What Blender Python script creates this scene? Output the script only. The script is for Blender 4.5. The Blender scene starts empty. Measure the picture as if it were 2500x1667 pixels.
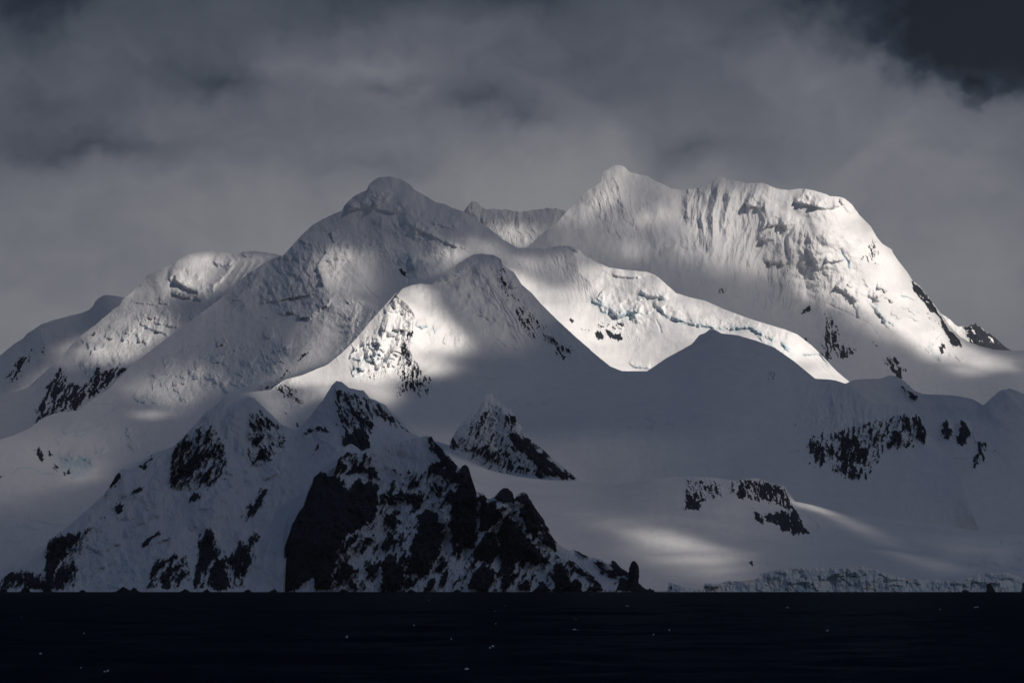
import bpy, math
import numpy as np

# ------------------------------------------------------------------ camera, sky, sun, exposure
SW, SH = 2500.0, 1667.0                  # the photograph's frame, used to sight directions from the ship
HFOV = math.radians(12.0)
F = SW / 2 / math.tan(HFOV / 2)
HZ = 1433.0                              # eye-level row; the shore 12.7 km off lies a little below it
PITCH = math.atan((HZ - SH / 2) / F)
CAMZ = 12.0
sc = bpy.context.scene
cam_d = bpy.data.cameras.new('camera')
cam = bpy.data.objects.new('camera', cam_d)
sc.collection.objects.link(cam)
cam_d.sensor_width = 36.0
cam_d.lens = 18.0 / math.tan(HFOV / 2)
cam_d.clip_start = 1.0
cam_d.clip_end = 120000.0
cam.location = (0, 0, CAMZ)
cam.rotation_euler = (math.pi / 2 + PITCH, 0, 0)
sc.camera = cam
sc.view_settings.view_transform = 'Standard'
sc.view_settings.look = 'None'
sc.view_settings.exposure = 0.14
sc.view_settings.gamma = 1.0
sc.view_settings.use_curve_mapping = False
sc.cycles.use_denoising = True
sc.cycles.max_bounces = 6
sc.cycles.diffuse_bounces = 3
sc.cycles.volume_bounces = 0
sc.cycles.transparent_max_bounces = 12
sc.cycles.sample_clamp_indirect = 3.0

SUN_DIR = np.array([0.70, -0.40, 0.60]); SUN_DIR /= np.linalg.norm(SUN_DIR)   # towards the sun
sun_el = math.asin(SUN_DIR[2]); sun_az = math.atan2(SUN_DIR[0], SUN_DIR[1])
sun_d = bpy.data.lights.new('sun', 'SUN'); sun = bpy.data.objects.new('sun', sun_d)
sc.collection.objects.link(sun)
sun_d.energy = 4.6; sun_d.angle = math.radians(0.53); sun_d.color = (1.0, 0.905, 0.81)
from mathutils import Vector
sun.rotation_euler = Vector(tuple(SUN_DIR)).to_track_quat('Z', 'Y').to_euler()
sun.location = (6000, 4000, 9000)

world = bpy.data.worlds.new('World'); sc.world = world; world.use_nodes = True
def build_world():
    nt = world.node_tree; N = nt.nodes; L = nt.links
    N.clear()
    out = N.new('ShaderNodeOutputWorld')
    sky = N.new('ShaderNodeTexSky'); sky.sky_type = 'NISHITA'; sky.sun_disc = False
    sky.sun_elevation = sun_el; sky.sun_rotation = sun_az
    bg1 = N.new('ShaderNodeBackground'); bg1.inputs[1].default_value = 0.06
    L.new(sky.outputs[0], bg1.inputs[0])
    tc = N.new('ShaderNodeTexCoord')
    def math_(op, a, b=None, c=None, clamp=False):
        n = N.new('ShaderNodeMath'); n.operation = op; n.use_clamp = clamp
        for i, v in enumerate((a, b, c)):
            if v is None: continue
            if isinstance(v, (int, float)): n.inputs[i].default_value = v
            else: L.new(v, n.inputs[i])
        return n.outputs[0]
    sep = N.new('ShaderNodeSeparateXYZ'); L.new(tc.outputs['Generated'], sep.inputs[0])
    az = math_('ARCTAN2', sep.outputs[0], sep.outputs[1])
    el = math_('ARCSINE', sep.outputs[2])
    DEG = 180 / math.pi
    azd = math_('MULTIPLY', az, DEG); eld = math_('MULTIPLY', el, DEG)
    comb = N.new('ShaderNodeCombineXYZ'); L.new(azd, comb.inputs[0]); L.new(eld, comb.inputs[1])
    # wisps: the position is pushed about by noise before the cloud banks are laid out
    def noise(scale, detail, rough, vec, mapsc=(1, 1, 1), color=False, off=(0, 0, 0), dist=0.0):
        m = N.new('ShaderNodeMapping'); m.inputs['Scale'].default_value = mapsc; m.inputs['Location'].default_value = off
        L.new(vec, m.inputs[0])
        n = N.new('ShaderNodeTexNoise'); n.inputs['Scale'].default_value = scale
        n.inputs['Detail'].default_value = detail; n.inputs['Roughness'].default_value = rough
        n.inputs['Distortion'].default_value = dist
        L.new(m.outputs[0], n.inputs[0])
        return n.outputs[1] if color else n.outputs[0]
    w = noise(0.75, 7, 0.58, comb.outputs[0], color=True)
    vs = N.new('ShaderNodeVectorMath'); vs.operation = 'SUBTRACT'; L.new(w, vs.inputs[0]); vs.inputs[1].default_value = (.5, .5, .5)
    vm = N.new('ShaderNodeVectorMath'); vm.operation = 'MULTIPLY_ADD'
    L.new(vs.outputs[0], vm.inputs[0]); vm.inputs[1].default_value = (1.7, 1.2, 0); L.new(comb.outputs[0], vm.inputs[2])
    P = vm.outputs[0]
    def q(x, y):                                     # sight line -> (azimuth, elevation) in degrees
        x *= SW / 2352; y *= SW / 2352
        return (x - SW / 2) / F * DEG, (HZ - y) / F * DEG
    total = None
    def blob(x, y, rx, ry, amp, rot=0, hard=False):
        nonlocal total
        a, e = q(x, y)
        k = SW / 2352 / F * DEG
        m = N.new('ShaderNodeMapping'); m.vector_type = 'TEXTURE'
        m.inputs['Location'].default_value = (a, e, 0)
        m.inputs['Rotation'].default_value = (0, 0, math.radians(rot))
        m.inputs['Scale'].default_value = (rx * k * 1.7, ry * k * 1.7, 1)
        L.new(P, m.inputs[0])
        g = N.new('ShaderNodeTexGradient'); g.gradient_type = 'SPHERICAL' if hard else 'QUADRATIC_SPHERE'
        L.new(m.outputs[0], g.inputs[0])
        v = g.outputs[1]
        if hard:
            mr = N.new('ShaderNodeMapRange'); mr.interpolation_type = 'SMOOTHSTEP'
            v = math_('ADD', v, math_('MULTIPLY', math_('SUBTRACT', noise(2.6, 9, .66, comb.outputs[0], off=(x * .01, 3, 0)), .5), .55))
            L.new(v, mr.inputs[0]); mr.inputs[1].default_value = 0.12; mr.inputs[2].default_value = 0.60
            v = mr.outputs[0]
        total = math_('MULTIPLY_ADD', v, amp, total if total is not None else 0.0)
    for b in BLOBS: blob(*b)
    # overcast: bright low band, darker aloft
    mr = N.new('ShaderNodeMapRange'); L.new(eld, mr.inputs[0])
    mr.inputs[1].default_value = 2.0; mr.inputs[2].default_value = 7.6; mr.inputs[3].default_value = 0.60; mr.inputs[4].default_value = 0.385
    mr.interpolation_type = 'SMOOTHSTEP'
    v = math_('ADD', total, mr.outputs[0])
    n1 = noise(0.42, 9, 0.55, P, (1, 1.6, 1), off=(3.1, 1.7, 0))
    n2 = noise(1.5, 10, 0.62, P, (1, 1.5, 1), off=(9.1, 4.7, 0), dist=0.3)
    v = math_('ADD', v, math_('MULTIPLY', math_('SUBTRACT', n1, 0.5), 0.28))
    v = math_('ADD', v, math_('MULTIPLY', math_('SUBTRACT', n2, 0.5), 0.13), clamp=True)
    cr = N.new('ShaderNodeValToRGB'); L.new(v, cr.inputs[0])
    el_ = cr.color_ramp.elements
    def lin(r, g, b): return tuple(((c / 255 + 0.055) / 1.055) ** 2.4 for c in (r, g, b)) + (1,)
    el_[0].position = 0.0; el_[0].color = lin(22, 27, 38)
    el_[1].position = 1.0; el_[1].color = lin(150, 150, 150)
    for p, c in ((0.2, (42, 49, 62)), (0.4, (79, 84, 95)), (0.55, (107, 109, 119)), (0.7, (132, 133, 138))):
        e = el_.new(p); e.color = lin(*c)
    bg2 = N.new('ShaderNodeBackground'); L.new(cr.outputs[0], bg2.inputs[0]); bg2.inputs[1].default_value = 1.0
    mix = N.new('ShaderNodeMixShader'); mix.inputs[0].default_value = 0.985
    L.new(bg1.outputs[0], mix.inputs[1]); L.new(bg2.outputs[0], mix.inputs[2]); L.new(mix.outputs[0], out.inputs[0])
# (x, y, half width, half height, strength, rotation, firm edge) of each cloud bank along its sight line
BLOBS = [
    (2350, 10, 270, 170, -0.26, 0, True), (2110, -5, 200, 110, -0.16, 10, True), (2300, 120, 190, 92, -0.15, 6, True), (2240, 205, 26, 40, -0.16, 0, True), (2340, 40, 260, 130, -0.10),
    (1900, 0, 260, 60, -0.174), (1100, -20, 520, 60, -0.203), (70, 20, 230, 110, -0.26), (150, 60, 90, 60, -0.08, 30), (420, 90, 260, 90, -0.058),
    (500, 185, 150, 45, -0.217, -12), (370, 190, 120, 50, -0.072), (200, 330, 250, 45, -0.203, -5), (80, 250, 160, 70, -0.072),
    (865, 195, 55, 22, -0.10), (1090, 235, 130, 45, -0.145, -8), (1180, 290, 150, 40, -0.116), (1600, 330, 170, 55, -0.145),
    (1480, 200, 260, 80, -0.072), (880, 365, 150, 30, -0.072), (1650, 90, 170, 60, -0.043),
    (830, 150, 230, 75, 0.15), (930, 210, 60, 20, 0.05), (1400, 320, 150, 60, 0.09), (1880, 170, 140, 90, 0.10), (2000, 380, 300, 110, 0.07),
    (1176, 560, 1500, 420, 0.22), (1350, 440, 500, 90, 0.10), (2200, 290, 160, 50, 0.04), (60, 620, 200, 120, -0.029), (300, 480, 300, 60, 0.0)]
build_world()

# ------------------------------------------------------------------ helpers
_rng = np.random.RandomState(7)
_perm = np.concatenate([_rng.permutation(256)] * 3)
_ga = _rng.rand(256) * 2 * np.pi
_gx, _gy = np.cos(_ga), np.sin(_ga)
def perlin(x, y, seed=0):
    x = x + seed * 37.17; y = y + seed * 91.73
    xi = np.floor(x).astype(np.int64); yi = np.floor(y).astype(np.int64)
    xf = x - xi; yf = y - yi
    u = xf * xf * xf * (xf * (xf * 6 - 15) + 10); v = yf * yf * yf * (yf * (yf * 6 - 15) + 10)
    def g(ax, ay, dx, dy):
        h = _perm[(_perm[(xi + ax) & 255] + (yi + ay)) & 255]
        return _gx[h] * dx + _gy[h] * dy
    a = g(0, 0, xf, yf); b = g(1, 0, xf - 1, yf); c = g(0, 1, xf, yf - 1); d = g(1, 1, xf - 1, yf - 1)
    return 1.5 * ((a * (1 - u) + b * u) * (1 - v) + (c * (1 - u) + d * u) * v)
def fbm(x, y, o=4, seed=0, gain=0.5):
    s = 0; a = 1.0; t = 0
    for k in range(o):
        s = s + a * perlin(x * 2 ** k, y * 2 ** k, seed + k * 3 + 1); t += a; a *= gain
    return s / t
def ridged(x, y, o=4, seed=0, gain=0.5):
    s = 0; a = 1.0; t = 0
    for k in range(o):
        s = s + a * (1 - 2 * np.abs(perlin(x * 2 ** k, y * 2 ** k, seed + k * 5 + 2))); t += a; a *= gain
    return s / t
def sstep(a, b, x):
    t = np.clip((x - a) / (b - a), 0, 1); return t * t * (3 - 2 * t)

def crop(ox, oy, s=2.8):
    return lambda *p: [(ox + x / s, oy + y / s) for x, y in p]
A_ = crop(0, 560); B_ = crop(0, 940); C_ = crop(620, 380); E_ = crop(620, 900)
G_ = crop(1240, 380); H_ = crop(1660, 560); I_ = crop(1240, 900); J_ = crop(1660, 940)
Q_ = crop(0, 0, 0.9408)

def sight(px, py, D):
    """world point on the sight line (px,py) at ground distance D"""
    a = (px - SW / 2) / F; b = (py - SH / 2) / F
    cp, sp = math.cos(PITCH), math.sin(PITCH)
    dy = cp + b * sp; dz = sp - b * cp
    k = D / dy
    return np.stack([a * k, D + 0 * k, CAMZ + dz * k], -1)

def mkmesh(name, V, Fq, attrs, mat, parent=None, loc=None):
    me = bpy.data.meshes.new(name)
    me.vertices.add(len(V)); me.vertices.foreach_set('co', V.astype(np.float32).ravel())
    nf = len(Fq); k = Fq.shape[1]
    me.loops.add(nf * k); me.loops.foreach_set('vertex_index', Fq.astype(np.int32).ravel())
    me.polygons.add(nf)
    me.polygons.foreach_set('loop_start', np.arange(0, nf * k, k, dtype=np.int32))
    me.polygons.foreach_set('loop_total', np.full(nf, k, dtype=np.int32))
    me.polygons.foreach_set('use_smooth', np.zeros(nf, dtype=bool))
    for an, av in attrs.items():
        at = me.attributes.new(an, 'FLOAT', 'POINT'); at.data.foreach_set('value', av.astype(np.float32).ravel())
    me.update(calc_edges=True)
    me.materials.append(mat)
    o = bpy.data.objects.new(name, me); sc.collection.objects.link(o)
    if parent is not None: o.parent = parent
    return o
def tag(o, label=None, cat=None, group=None, kind=None):
    for k, v in (('label', label), ('category', cat), ('group', group), ('kind', kind)):
        if v: o[k] = v
    return o

class Sheet:
    """A mountain side: front face sighted from crest to foot, real slope depth, back slope falling away behind."""
    def __init__(s, lines, dx=2.0, dy=2.0, x0=None, x1=None, rough=0.0, rseed=1, blur=3, smooth=2e-4):
        s.x0 = lines[0][0][0] if x0 is None else x0; s.x1 = lines[0][-1][0] if x1 is None else x1
        if s.x0 <= 0: s.x0 -= 110
        if s.x1 >= 2500: s.x1 += 110
        xs = np.arange(s.x0, s.x1 + dx * .5, dx); s.dx = dx
        PY = []; DD = []
        for l in lines:
            l = np.array([(p[0], p[1]) + ((p[2],) if len(p) > 2 else ()) for p in l], float)
            PY.append(np.interp(xs, l[:, 0], l[:, 1])); DD.append(np.interp(xs, l[:, 0], l[:, 2]))
        if rough: PY[0] = PY[0] + rough * fbm(xs / 14.0, xs * 0 + .5, 4, rseed, .65)
        for k in range(1, len(PY)): PY[k] = np.maximum(PY[k], PY[k - 1] + 1.0)
        rows_py = []; rows_d = []
        for k in range(len(PY) - 1):
            n = max(4, int(np.percentile(PY[k + 1] - PY[k], 70) / dy))
            for j in range(n):
                t = j / n
                rows_py.append(PY[k] * (1 - t) + PY[k + 1] * t); rows_d.append(DD[k] * (1 - t) + DD[k + 1] * t)
        rows_py.append(PY[-1]); rows_d.append(DD[-1])
        s.Y = np.array(rows_py); s.D0 = np.array(rows_d); s.X = np.broadcast_to(xs, s.Y.shape).copy()
        # slope depth as one smooth surface through the traced lines (thin plate spline), so no column shows
        C = []; Dv = []
        for l in lines:
            l = np.array([(p[0], p[1]) + ((p[2],) if len(p) > 2 else ()) for p in l], float)
            n = 15; cx = np.linspace(xs[0], xs[-1], n)
            C += list(zip(cx, np.interp(cx, l[:, 0], l[:, 1]))); Dv += list(np.interp(cx, l[:, 0], l[:, 2]))
        C = np.array(C); Dv = np.array(Dv)
        keep = [0]
        for k in range(1, len(C)):
            if np.min(np.hypot(*(C[keep] - C[k]).T)) > 14: keep.append(k)
        C = C[keep]; Dv = Dv[keep]; sc0 = 1000.0
        def U(r): return r * r * np.log(r + 1e-9)
        n = len(C); Kk = U(np.hypot(C[:, None, 0] - C[None, :, 0], C[:, None, 1] - C[None, :, 1]) / sc0) + np.eye(n) * smooth
        Pm = np.c_[np.ones(n), C / sc0]; Mx = np.zeros((n + 3, n + 3)); Mx[:n, :n] = Kk; Mx[:n, n:] = Pm; Mx[n:, :n] = Pm.T
        wv = np.linalg.solve(Mx, np.r_[Dv, 0, 0, 0])
        gx = np.arange(xs[0] - 8, xs[-1] + 17, 8.0); gy = np.arange(s.Y.min() - 8, s.Y.max() + 17, 8.0)
        GX, GY = np.meshgrid(gx, gy); G = wv[n] + wv[n + 1] * GX / sc0 + wv[n + 2] * GY / sc0
        for k in range(n): G += wv[k] * U(np.hypot(GX - C[k, 0], GY - C[k, 1]) / sc0)
        fx = (s.X - gx[0]) / 8; fy = (s.Y - gy[0]) / 8; ix = fx.astype(int); iy = fy.astype(int); fx -= ix; fy -= iy
        ix = np.clip(ix, 0, len(gx) - 2); iy = np.clip(iy, 0, len(gy) - 2)
        s.D = (G[iy, ix] * (1 - fx) + G[iy, ix + 1] * fx) * (1 - fy) + (G[iy + 1, ix] * (1 - fx) + G[iy + 1, ix + 1] * fx) * fy
        s.tps = float(np.abs(s.D - s.D0).mean())
        s.R = np.zeros_like(s.X); s.rk = np.zeros_like(s.D); s.ic = np.zeros_like(s.D)
        s.id = np.zeros(s.D.shape, np.int32); s.parts = []
        s.depth_below = s.Y - s.Y[0]
        s.foot = s.Y[-1] - s.Y
    # --- distances
    def _box(s, pts, m):
        p = np.array(pts); a = p.min(0) - m; b = p.max(0) + m
        cx = np.where((s.X[0] >= a[0]) & (s.X[0] <= b[0]))[0]
        if len(cx) == 0: return None
        c0, c1 = cx[0], cx[-1] + 1
        ry = np.where(((s.Y[:, c0:c1] >= a[1]) & (s.Y[:, c0:c1] <= b[1])).any(1))[0]
        if len(ry) == 0: return None
        return (slice(ry[0], ry[-1] + 1), slice(c0, c1))
    def _line(s, pts, bx, closed=False):
        X = s.X[bx]; Y = s.Y[bx]; p = np.array(pts, float)
        if closed: p = np.vstack([p, p[:1]])
        best = np.full(X.shape, 1e9); sgn = np.zeros(X.shape); tt = np.zeros(X.shape)
        seg = np.hypot(*(p[1:] - p[:-1]).T); cum = np.concatenate([[0], np.cumsum(seg)]); tot = max(cum[-1], 1e-6)
        for i in range(len(p) - 1):
            d = p[i + 1] - p[i]; l2 = d @ d + 1e-9
            t = np.clip(((X - p[i, 0]) * d[0] + (Y - p[i, 1]) * d[1]) / l2, 0, 1)
            ex = X - p[i, 0] - t * d[0]; ey = Y - p[i, 1] - t * d[1]
            dd = np.hypot(ex, ey); m = dd < best
            best = np.where(m, dd, best); sgn = np.where(m, np.sign(d[0] * ey - d[1] * ex), sgn)
            tt = np.where(m, (cum[i] + t * seg[i]) / tot, tt)
        return best, sgn, tt
    def mask(s, pts, soft=20, warp=0, wsc=25, seed=3, gain=.6):
        """1 inside the polygon, fading over soft px, its edge broken by noise"""
        M = np.zeros_like(s.X); m = soft + warp * 1.2; bx = s._box(pts, m)
        if bx is None: return M
        d, _, _ = s._line(pts, bx, True)
        X = s.X[bx]; Y = s.Y[bx]; p = np.array(pts, float); ins = np.zeros(X.shape, bool); j = len(p) - 1
        for i in range(len(p)):
            c = ((p[i, 1] > Y) != (p[j, 1] > Y)) & (X < (p[j, 0] - p[i, 0]) * (Y - p[i, 1]) / (p[j, 1] - p[i, 1] + 1e-9) + p[i, 0])
            ins ^= c; j = i
        sd = np.where(ins, d, -d)
        if warp: sd = sd + warp * fbm(X / wsc, Y / wsc, 4, seed, gain)
        M[bx] = sstep(-soft, soft, sd)
        return M
    def rib(s, pts, A, wl, wr=None, taper=(.15, .25), rough=.25, seed=11):
        """a crest running down the face, pts from top to bottom; wl, wr = reach to the left and right in the picture"""
        wr = wl if wr is None else wr
        bx = s._box(pts, max(wl, wr) * 3.2)
        if bx is None: return
        d, sg, t = s._line(pts, bx)
        w = np.where(sg > 0, wl, wr) * (1 + .35 * fbm(s.X[bx] / 30, s.Y[bx] / 30, 2, seed))
        d = d + rough * min(wl, 26) * fbm(s.X[bx] / 12, s.Y[bx] / 12, 3, seed + 5) * np.clip(d / 4, 0, 1)
        f = .75 * np.clip(1 - np.clip(d, 0, None) / (1.9 * w), 0, 1) + .25 * np.exp(-np.clip(d, 0, None) / w)
        e = sstep(0, taper[0] + 1e-3, t) * (1 - sstep(1 - taper[1] - 1e-3, 1, t))
        s.R[bx] += A * f * e
    def step(s, pts, A, up=40, dn=3, taper=.15, wob=3, ice=0, seed=21):
        """an ice cliff or cornice: the ground above the line stands proud and drops off at the line"""
        bx = s._box(pts, max(up, dn) * 2.5 + 8)
        if bx is None: return
        d, sg, t = s._line(pts, bx)
        X = s.X[bx]; Y = s.Y[bx]
        sd = d * sg + wob * fbm(X / 9, Y / 9, 3, seed)        # > 0 below the line when pts run left to right
        e = sstep(0, taper + 1e-3, t) * (1 - sstep(1 - taper - 1e-3, 1, t))
        f = np.where(sd < 0, np.exp(sd / up), 1 - sstep(0, dn, sd))
        e = e * (.45 + .8 * sstep(-.35, .35, fbm(X / 30, Y / 30, 3, seed + 2))) * (1 - sstep(1.5, 2.4, d / max(up, dn)))
        s.R[bx] += 1.5 * A * f * e
        if ice: s.ic[bx] = np.maximum(s.ic[bx], ice * (.4 + .9 * sstep(-.3, .4, fbm(X / 16, Y / 16, 3, seed + 6))) * e * np.exp(-((sd - dn * .5) / (dn * .8)) ** 2))
    def crack(s, pts, A=5, w=2.0, ice=0, wob=2.5, seed=31):
        bx = s._box(pts, w * 4 + 6)
        if bx is None: return
        d, sg, t = s._line(pts, bx)
        X = s.X[bx]; Y = s.Y[bx]
        d = np.abs(d * sg + wob * fbm(X / 8, Y / 8, 3, seed))
        e = sstep(0, .2, t) * (1 - sstep(.8, 1, t))
        f = np.exp(-(d / w) ** 2) * e
        s.R[bx] -= A * f
        s.ic[bx] = np.maximum(s.ic[bx], ice * f)
    def rot(s, ang):
        c, q = math.cos(math.radians(ang)), math.sin(math.radians(ang))
        return s.X * c + s.Y * q, -s.X * q + s.Y * c            # along, across
    def flute(s, M, ang, wid, length, amp, seed=41, o=4, gain=.48, warp=6, even=0.0):
        bx = np.where(M > 0.01)
        if len(bx[0]) == 0: return
        r0, r1, c0, c1 = bx[0].min(), bx[0].max() + 1, bx[1].min(), bx[1].max() + 1
        b = (slice(r0, r1), slice(c0, c1)); X = s.X[b]; Y = s.Y[b]
        c, q = math.cos(math.radians(ang)), math.sin(math.radians(ang))
        wx = warp * fbm(X / 60, Y / 60, 2, seed + 9)
        u = X * c + Y * q; v = -X * q + Y * c + wx
        v = v + wid * .9 * fbm(u / (length * .8), v / (wid * 5), 3, seed + 13)
        mod = sstep(-.42, .30, fbm(X / 75, Y / 60, 3, seed + 17)) * (.65 + .5 * fbm(u / length, v / (wid * 3), 2, seed + 19))
        mod = mod * (1 - even) + even
        s.R[b] += amp * .85 * M[b] * mod * ridged(u / length, v / wid, o, seed, gain)
    def bump(s, M, sc_, amp, seed=51, o=5, gain=.42, asp=1.0):
        if np.isscalar(M): M = np.full(s.X.shape, float(M))
        s.R += amp * M * fbm(s.X / sc_, s.Y / (sc_ * asp), o, seed, gain)
    def rock(s, pts, dens=.6, soft=8, warp=10, ang=70, wid=6, length=16, rel=4, name='rock_outcrop', seed=61, label=None, fall=0.0):
        """bare rock showing in the polygon; dens 1 = solid, .4 = speckled with snow"""
        M = s.mask(pts, soft * 1.8, warp, 22, seed)
        bx = np.where(M > 0.02)
        if len(bx[0]) == 0: return
        b = (slice(bx[0].min(), bx[0].max() + 1), slice(bx[1].min(), bx[1].max() + 1))
        X = s.X[b]; Y = s.Y[b]; m = M[b]
        c, q = math.cos(math.radians(ang)), math.sin(math.radians(ang))
        wob = 5 * fbm(X / 18, Y / 18, 2, seed + 4)
        u = X * c + Y * q; v = -X * q + Y * c + wob
        wu = u + 6 * fbm(X / 14, Y / 14, 3, seed + 21)
        c2, q2 = math.cos(math.radians(ang - 62)), math.sin(math.radians(ang - 62))
        u2 = X * c2 + Y * q2; v2 = -X * q2 + Y * c2 + 4 * fbm(X / 20, Y / 20, 2, seed + 23)
        n = .85 * fbm(wu / (length * 1.9), v / (wid * 1.25), 5, seed, .66) + .30 * ridged(u2 / (length * 1.1), v2 / (wid * .9), 4, seed + 7, .65) - .09 + .12 * fbm(X / 4.5, Y / 4.5, 3, seed + 8, .7)
        n = n - .40 * np.clip(ridged(u / (length * 2.6), v / (wid * 3.0), 3, seed + 31), .35, 1) * (1.35 - dens) + .14 * (1.3 - dens)
        val = sstep(-.055, .055, n * 1.5 + (dens - .42) * 1.3 - (1 - m) * 1.05)
        s.rk[b] = np.maximum(s.rk[b], val * (m > .02))
        s.R[b] += rel * m * (ridged(u / (length * 1.6), v / (wid * 1.8), 5, seed + 1, .62) + val * .8)
        s.parts.append((name, label)); s.id[b] = np.where(m > .12, len(s.parts), s.id[b])
    def finish(s, name, mat, back=0.7, backlen=1200, skirt=True):
        D = s.D - s.R * s.D / F
        P = sight(s.X, s.Y, D)                                   # ny,nx,3
        rows = [P]; att = {'rock': [s.rk], 'ice': [s.ic]}
        c = P[0]; pre = []
        z = c[:, 2].copy()
        for k, dl in enumerate((15, 40, 90, 180, 350, 650, 1100)):
            if dl > backlen: break
            y = c[:, 1] + dl * (1 + .15 * fbm(s.X[0] / 40, s.X[0] * 0 + k, 3, 5))
            sl = back * (.35 if k == 0 else .75 if k == 1 else 1.0)
            z2 = c[:, 2] - sl * dl - .12 * dl * fbm(s.X[0] / 30, s.X[0] * 0 + k, 3, 8)
            pre.append(np.stack([c[:, 0] * y / c[:, 1], y, np.maximum(z2, -10)], -1))
        pre = pre[::-1]; nb = len(pre)
        V = np.concatenate([np.array(pre), P] + ([np.array([np.stack([P[-1][:, 0], P[-1][:, 1], P[-1][:, 2] * 0 - 10], -1)])] if skirt else []), 0)
        ny, nx = V.shape[:2]
        def ext(a):
            return np.concatenate([np.repeat(a[:1], nb, 0), a] + ([a[-1:]] if skirt else []), 0)
        rk = ext(s.rk).ravel(); ic = ext(s.ic).ravel(); idd = ext(s.id); idd[:nb] = 0
        if skirt: idd[-1] = 0
        i = np.arange(ny * nx).reshape(ny, nx)
        Fq = np.stack([i[:-1, :-1], i[1:, :-1], i[1:, 1:], i[:-1, 1:]], -1).reshape(-1, 4)
        fid = idd[:-1, :-1].ravel()
        V = V.reshape(-1, 3)
        def sub(sel, nm, parent):
            f = Fq[sel]; used, inv = np.unique(f, return_inverse=True)
            return mkmesh(nm, V[used], inv.reshape(-1, 4), {'rock': rk[used], 'ice': ic[used]}, mat, parent)
        root = sub(fid == 0, name, None)
        for k, (nm, lb) in enumerate(s.parts):
            sel = fid == k + 1
            if sel.sum() < 12: continue
            o = sub(sel, nm, root)
            if lb: o['label'] = lb
        s.P = P
        return root

# ------------------------------------------------------------------ materials
def mat_mountain():
    m = bpy.data.materials.new('snow_ice_and_rock'); m.use_nodes = True
    nt = m.node_tree; N = nt.nodes; L = nt.links; bs = N['Principled BSDF']
    geo = N.new('ShaderNodeNewGeometry')
    def attr(n):
        a = N.new('ShaderNodeAttribute'); a.attribute_name = n; return a.outputs['Fac']
    def noise(sc_, d, r, mp=(1, 1, 1)):
        mpn = N.new('ShaderNodeMapping'); mpn.inputs['Scale'].default_value = mp; L.new(geo.outputs['Position'], mpn.inputs[0])
        n = N.new('ShaderNodeTexNoise'); n.inputs['Scale'].default_value = sc_; n.inputs['Detail'].default_value = d
        n.inputs['Roughness'].default_value = r; L.new(mpn.outputs[0], n.inputs[0]); return n.outputs[0]
    def mixc(f, a, b):
        x = N.new('ShaderNodeMix'); x.data_type = 'RGBA'
        L.new(f, x.inputs[0])
        for i, v in ((6, a), (7, b)):
            if isinstance(v, tuple): x.inputs[i].default_value = v + (1,)
            else: L.new(v, x.inputs[i])
        return x.outputs[2]
    def ramp(v, a, b):
        r = N.new('ShaderNodeMapRange'); L.new(v, r.inputs[0]); r.inputs[1].default_value = a; r.inputs[2].default_value = b
        return r.outputs[0]
    snow = mixc(ramp(noise(0.02, 6, .6), .35, .7), (.80, .81, .83), (.87, .87, .87))
    icec = mixc(ramp(noise(0.05, 6, .65), .3, .7), (.22, .42, .52), (.50, .66, .73))
    rock = mixc(ramp(noise(0.06, 7, .7), .3, .7), (.013, .018, .030), (.038, .043, .056))
    c = mixc(attr('ice'), snow, icec)
    c = mixc(ramp(attr('rock'), .35, .65), c, rock)
    L.new(c, bs.inputs['Base Color'])
    bs.inputs['Roughness'].default_value = 0.85
    bs.inputs['Specular IOR Level'].default_value = 0.15
    b = N.new('ShaderNodeBump'); b.inputs['Strength'].default_value = 0.6; b.inputs['Distance'].default_value = 2.5
    L.new(noise(0.09, 6, .62), b.inputs['Height']); L.new(b.outputs[0], bs.inputs['Normal'])
    return m
MOUNT = mat_mountain()

# ------------------------------------------------------------------ mountains, far to near
def withD(pts, tab):
    t = np.array(tab, float)
    return [(p[0], p[1], float(np.interp(p[0], t[:, 0], t[:, 1]))) for p in pts]
LIT = []                                    # (points, wanted gap in the cloud) for shaping the unseen deck by where sun should fall
def lit(s, fn, every=1):
    M = fn(s); LIT.append((s.P[::every, ::every].reshape(-1, 3), M[::every, ::every].ravel()))

# shared outlines
cr4 = A_((-170, 1437), (0, 1437), (100, 1405), (200, 1360), (300, 1285), (370, 1258), (540, 1235), (620, 1170), (740, 1095), (900, 925), (1000, 850), (1200, 700), (1350, 590), (1500, 480), (1600, 385), (1700, 300), (1850, 205), (1935, 178)) + \
      C_((240, 640), (300, 570), (350, 520), (400, 475), (450, 445), (500, 420), (560, 392), (605, 375), (612, 350), (640, 318), (680, 280), (730, 255), (770, 237), (785, 200), (810, 175), (850, 150), (930, 143), (1000, 160), (1060, 192), (1100, 235), (1170, 275), (1250, 322), (1300, 330), (1350, 355), (1440, 385), (1520, 440), (1600, 490), (1700, 570), (1800, 630), (1900, 632), (2000, 635), (2060, 620), (2160, 612), (2220, 640), (2260, 680)) + \
      G_((590, 720), (690, 765), (800, 780), (950, 795), (1000, 812), (1040, 840), (1090, 885), (1150, 940), (1250, 970), (1350, 992), (1480, 1050), (1600, 1095), (1700, 1130), (1900, 1190), (1980, 1222), (2080, 1300), (2150, 1370), (2250, 1475), (2340, 1550), (2400, 1600))
d4 = [(-60, 15600), (0, 15800), (107, 16500), (220, 17200), (320, 18200), (430, 18900), (535, 19400), (690, 19700), (940, 19900), (1260, 19500), (1420, 19300), (1600, 18900), (1800, 18500), (2100, 17800)]
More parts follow.
